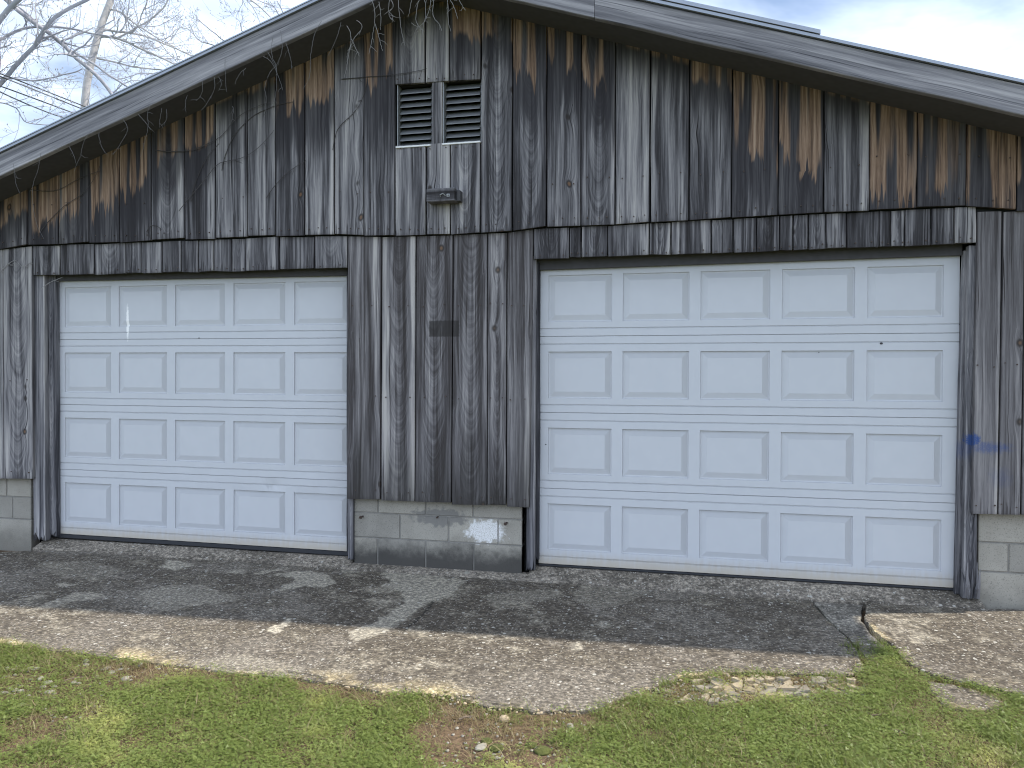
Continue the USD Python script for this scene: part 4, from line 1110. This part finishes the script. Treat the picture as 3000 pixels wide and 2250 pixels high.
tendrils(V3, [[(270, 382), (240, 430), (235, 460), (222, 490), (219, 503)], [(440, 312), (434, 328), (434, 373), (424, 420), (413, 460)], [(475, 318), (470, 345), (466, 375)], [(488, 320), (490, 345), (475, 370)], [(120, 448), (110, 500), (95, 540), (93, 600), (105, 660), (125, 700)], [(290, 390), (300, 430), (315, 455)], [(405, 335), (420, 352), (440, 380)], [(40, 480), (45, 530), (58, 565)], [(205, 430), (215, 455), (222, 480)], [(360, 350), (372, 380), (350, 425), (330, 455)]], YF0 - .02, .0017, VINEMID, 3)
V4 = thing('dead_vine', 'dark dead vine creeping over the gable boards left of the vent', 'vine')
tendrils(V4, [[(455, 440), (540, 443), (640, 405), (700, 340), (790, 300)], [(524, 619), (600, 530), (646, 479), (705, 466), (805, 384)], [(1000, 231), (1060, 226), (1155, 219), (1250, 204)], [(430, 680), (445, 660), (470, 672)], [(650, 500), (680, 410), (760, 330), (860, 300)], [(60, 545), (150, 560), (240, 520), (300, 500)], [(110, 690), (180, 610), (250, 560), (300, 470)], [(560, 590), (600, 470), (640, 420)], [(780, 580), (830, 520), (900, 470)], [(975, 440), (985, 390), (1055, 300), (1075, 230)]], YG - .010, .0030, VINEDARK, 4)
V5 = thing('dead_vine', 'short dead vine bits at the top left corner of the left door', 'vine')
tendrils(V5, [[(120, 848), (145, 828), (185, 812)], [(0, 795), (20, 778), (45, 763), (62, 778), (75, 790)], [(70, 783), (85, 772), (92, 770)]], YL - .012, .003, VINE, 5)

# ------------------------------------------------------------------ trees and wires behind the garage
def wig(pts, n, amp, rg):
    p = smoothpath(pts, n); p = p + np.cumsum(rg.normal(0, amp, p.shape), axis=0) * .6; return p


def sprout(p, rads, rg, n, ln, twig, depth, bias):
    out, m = [], len(p)
    for _ in range(n):
        k = int(rg.integers(max(1, m // 8), m)); k = min(k, m - 1)
        t = p[k] - p[k - 1]; t /= np.linalg.norm(t) + 1e-9
        d_ = rg.normal(0, 1, 3); d_ -= t * (d_ @ t); d_ /= np.linalg.norm(d_) + 1e-9
        d_ = t * rg.uniform(.5, 1.1) + d_ * .85 + np.array(bias); d_ /= np.linalg.norm(d_)
        L = ln * rg.uniform(.5, 1.3); r0 = min(rads[k] * .6, twig * (1.7 if depth else 1)); q = [p[k]]; c = d_.copy(); st = 7
        for s_ in range(st):
            c = c + rg.normal(0, .16, 3) + np.array([0, 0, .03]); c /= np.linalg.norm(c); q.append(q[-1] + c * L / st)
        q = np.array(q); rr = np.linspace(r0, max(.0022, r0 * .4), len(q)); out.append((q, rr))
        if depth: out += sprout(q, rr, rg, int(rg.integers(3, 6)), ln * .5, twig * .7, depth - 1, bias)
    return out


def tree(label, limbs, bark, trunkbase, seed, nb, ln):
    rg = np.random.default_rng(seed)
    T = thing('bare_tree', label, 'tree')
    for i, (L, dist, w0, w1, root) in enumerate(limbs):
        pts = [A(a, b, dd_) for (a, b), dd_ in zip(L, np.linspace(dist[0], dist[1], len(L)))]
        if root is not None: pts = [np.array(root)] + pts
        p = wig(pts, 26, .006, rg); sc_ = .5 * (dist[0] + dist[1]) / FPX
        r = np.linspace(w0 / 2 * sc_, w1 / 2 * sc_, len(p))
        mesh(T, 'trunk' if i == 0 else 'limb', tube(p, r, 9), bark, smooth=True)
        sub = sprout(p, r, rg, nb[i], ln, .010, 2, (0, 0, .12))
        if sub:
            mesh(T, 'twigs', join([tube(q, rr, 4) for q, rr in sub]), BARK, kind='stuff')
            bd_ = []
            for q, rr in sub:
                for k in (len(q) - 1, len(q) - 3):
                    if rg.random() < .45:
                        o = np.array([[1, 0, 0], [-1, 0, 0], [0, 1, 0], [0, -1, 0], [0, 0, 1.6], [0, 0, -1.6]]) * rg.uniform(.005, .010); bd_.append((q[k] + o + rg.normal(0, .008, 3), np.array([[0, 2, 4], [2, 1, 4], [1, 3, 4], [3, 0, 4], [2, 0, 5], [1, 2, 5], [3, 1, 5], [0, 3, 5]])))
            if bd_: mesh(T, 'buds', join(bd_), BARK, kind='stuff')
    return T


cs = lambda L: [(a / 4.424, b / 4.424) for a, b in L]
tb = A(243, 600, 13.5); tb[2] = -.3
tree('bare tree with an upright pale trunk behind the left rake', [
    (cs([(1105, 1700), (1105, 1475), (1100, 1260), (1150, 1000), (1230, 640), (1310, 350), (1400, 100), (1440, 0), (1500, -350), (1520, -800)]), (13.5, 13.5), 25, 15, tb),
    (cs([(1300, 470), (1500, 490), (1800, 610), (2100, 750), (2500, 950)]), (13.5, 13.0), 7, 3, None),
    (cs([(1290, 385), (1600, 430), (1900, 500), (2212, 630), (2560, 780)]), (13.5, 14.2), 6, 2.5, None),
    (cs([(1500, 500), (1760, 370), (2020, 220), (2200, 10), (2300, -250)]), (13.5, 13.2), 5, 3, None),
    (cs([(1260, 750), (1500, 800), (1750, 850), (2212, 910), (2500, 960)]), (13.5, 13.0), 5, 2.5, None),
    (cs([(1440, 130), (1560, 170), (1760, 330), (1900, 420), (2250, 600)]), (13.5, 13.0), 5, 2.5, None),
    (cs([(1700, 420), (1760, 350), (1850, 90), (1900, -60)]), (13.5, 13.4), 4, 2.5, None),
    (cs([(1420, -350), (1900, -420), (2700, -300), (3300, 20), (3500, 200)]), (13.5, 13.0), 8, 3, None),
], BARKPALE, tb, 11, [5, 8, 8, 7, 8, 8, 6, 8], .75)
tb2 = np.array([-8.9, 1.5, -.3])
tree('bare tree at the left edge with long drooping limbs', [
    (cs([(-900, 1900), (-800, 700), (-500, -100), (-300, -600)]), (11.8, 12.0), 40, 20, tb2),
    (cs([(-830, 1500), (-300, 1330), (0, 1080), (200, 850), (340, 700), (470, 560), (530, 430), (590, 330), (760, 170), (960, 60), (1100, 0), (1500, -250)]), (11.8, 11.0), 12, 7, None),
    (cs([(-600, -350), (-200, -200), (100, 30), (280, 190), (480, 350), (620, 440), (830, 620), (960, 760), (1120, 900), (1280, 1050), (1450, 1280), (1500, 1400)]), (11.8, 11.0), 12, 8, None),
    (cs([(-500, -250), (230, 80), (500, 320), (830, 580), (1040, 720), (1280, 880), (1450, 1010), (1700, 1180), (1800, 1260)]), (11.8, 10.8), 8, 4, None),
    (cs([(-700, 900), (-300, 600), (0, 300), (160, 120), (290, 0), (500, -250)]), (11.8, 11.0), 15, 10, None),
    (cs([(-800, 900), (-300, 680), (0, 540), (250, 410), (480, 360), (700, 350), (950, 380), (1200, 440), (1400, 470)]), (11.8, 11.2), 9, 4, None),
    (cs([(-800, 1200), (-200, 1050), (0, 1035), (400, 1065), (680, 1030), (900, 980), (1090, 910)]), (11.8, 11.0), 6, 2.5, None),
    (cs([(-700, 1450), (-200, 1350), (0, 1335), (200, 1390), (330, 1570), (560, 1610), (780, 1600)]), (11.8, 11.2), 4, 2, None),
], BARK, tb2, 12, [0, 7, 6, 6, 4, 7, 6, 6], .7)
tb3 = A(900, 900, 14.5); tb3[2] = -.3
tree('bare treetop whose twigs just show above the left rake', [
    (cs([(3980, 1500), (3960, 700), (3850, 320)]), (14.5, 14.5), 12, 6, tb3),
    (cs([(3960, 700), (3690, 200), (3600, 40)]), (14.5, 14.3), 5, 2.2, None),
    (cs([(3900, 500), (3580, 110), (3510, 0)]), (14.5, 14.3), 5, 2, None),
    (cs([(3300, 800), (3150, 400), (3130, 300)]), (14.5, 14.3), 5, 2, None),
    (cs([(3300, 800), (2950, 560), (2720, 400), (2550, 260)]), (14.5, 14.3), 5, 2, None),
    (cs([(3300, 900), (2800, 600), (2550, 500), (2480, 350)]), (14.5, 14.3), 5, 2, None),
], BARK, tb3, 13, [0, 2, 2, 2, 3, 4], .45)
for L, lb in (([(-300, 1000), (0, 1115), (1050, 1500), (1900, 1800)], 'lowest black overhead wire at the left edge'), ([(-300, 830), (100, 990), (1200, 1420), (1900, 1690)], 'topmost of the three parallel overhead wires at left'), ([(-300, 850), (30, 1000), (1060, 1410), (1900, 1740)], 'middle one of the three parallel overhead wires at left'), ([(-300, 1000), (0, 1190), (500, 1410), (900, 1545), (1700, 1780)], 'sagging overhead wire below the three parallel ones')):
    pts = [A(a / 4.424, b / 4.424, dd_) for (a, b), dd_ in zip(L, np.linspace(9.5, 15, len(L)))]
    mesh('/World', 'overhead_wire', tube(smoothpath(pts, 20), .0085, 6), WIRE, smooth=True, label=lb, cat='wire')
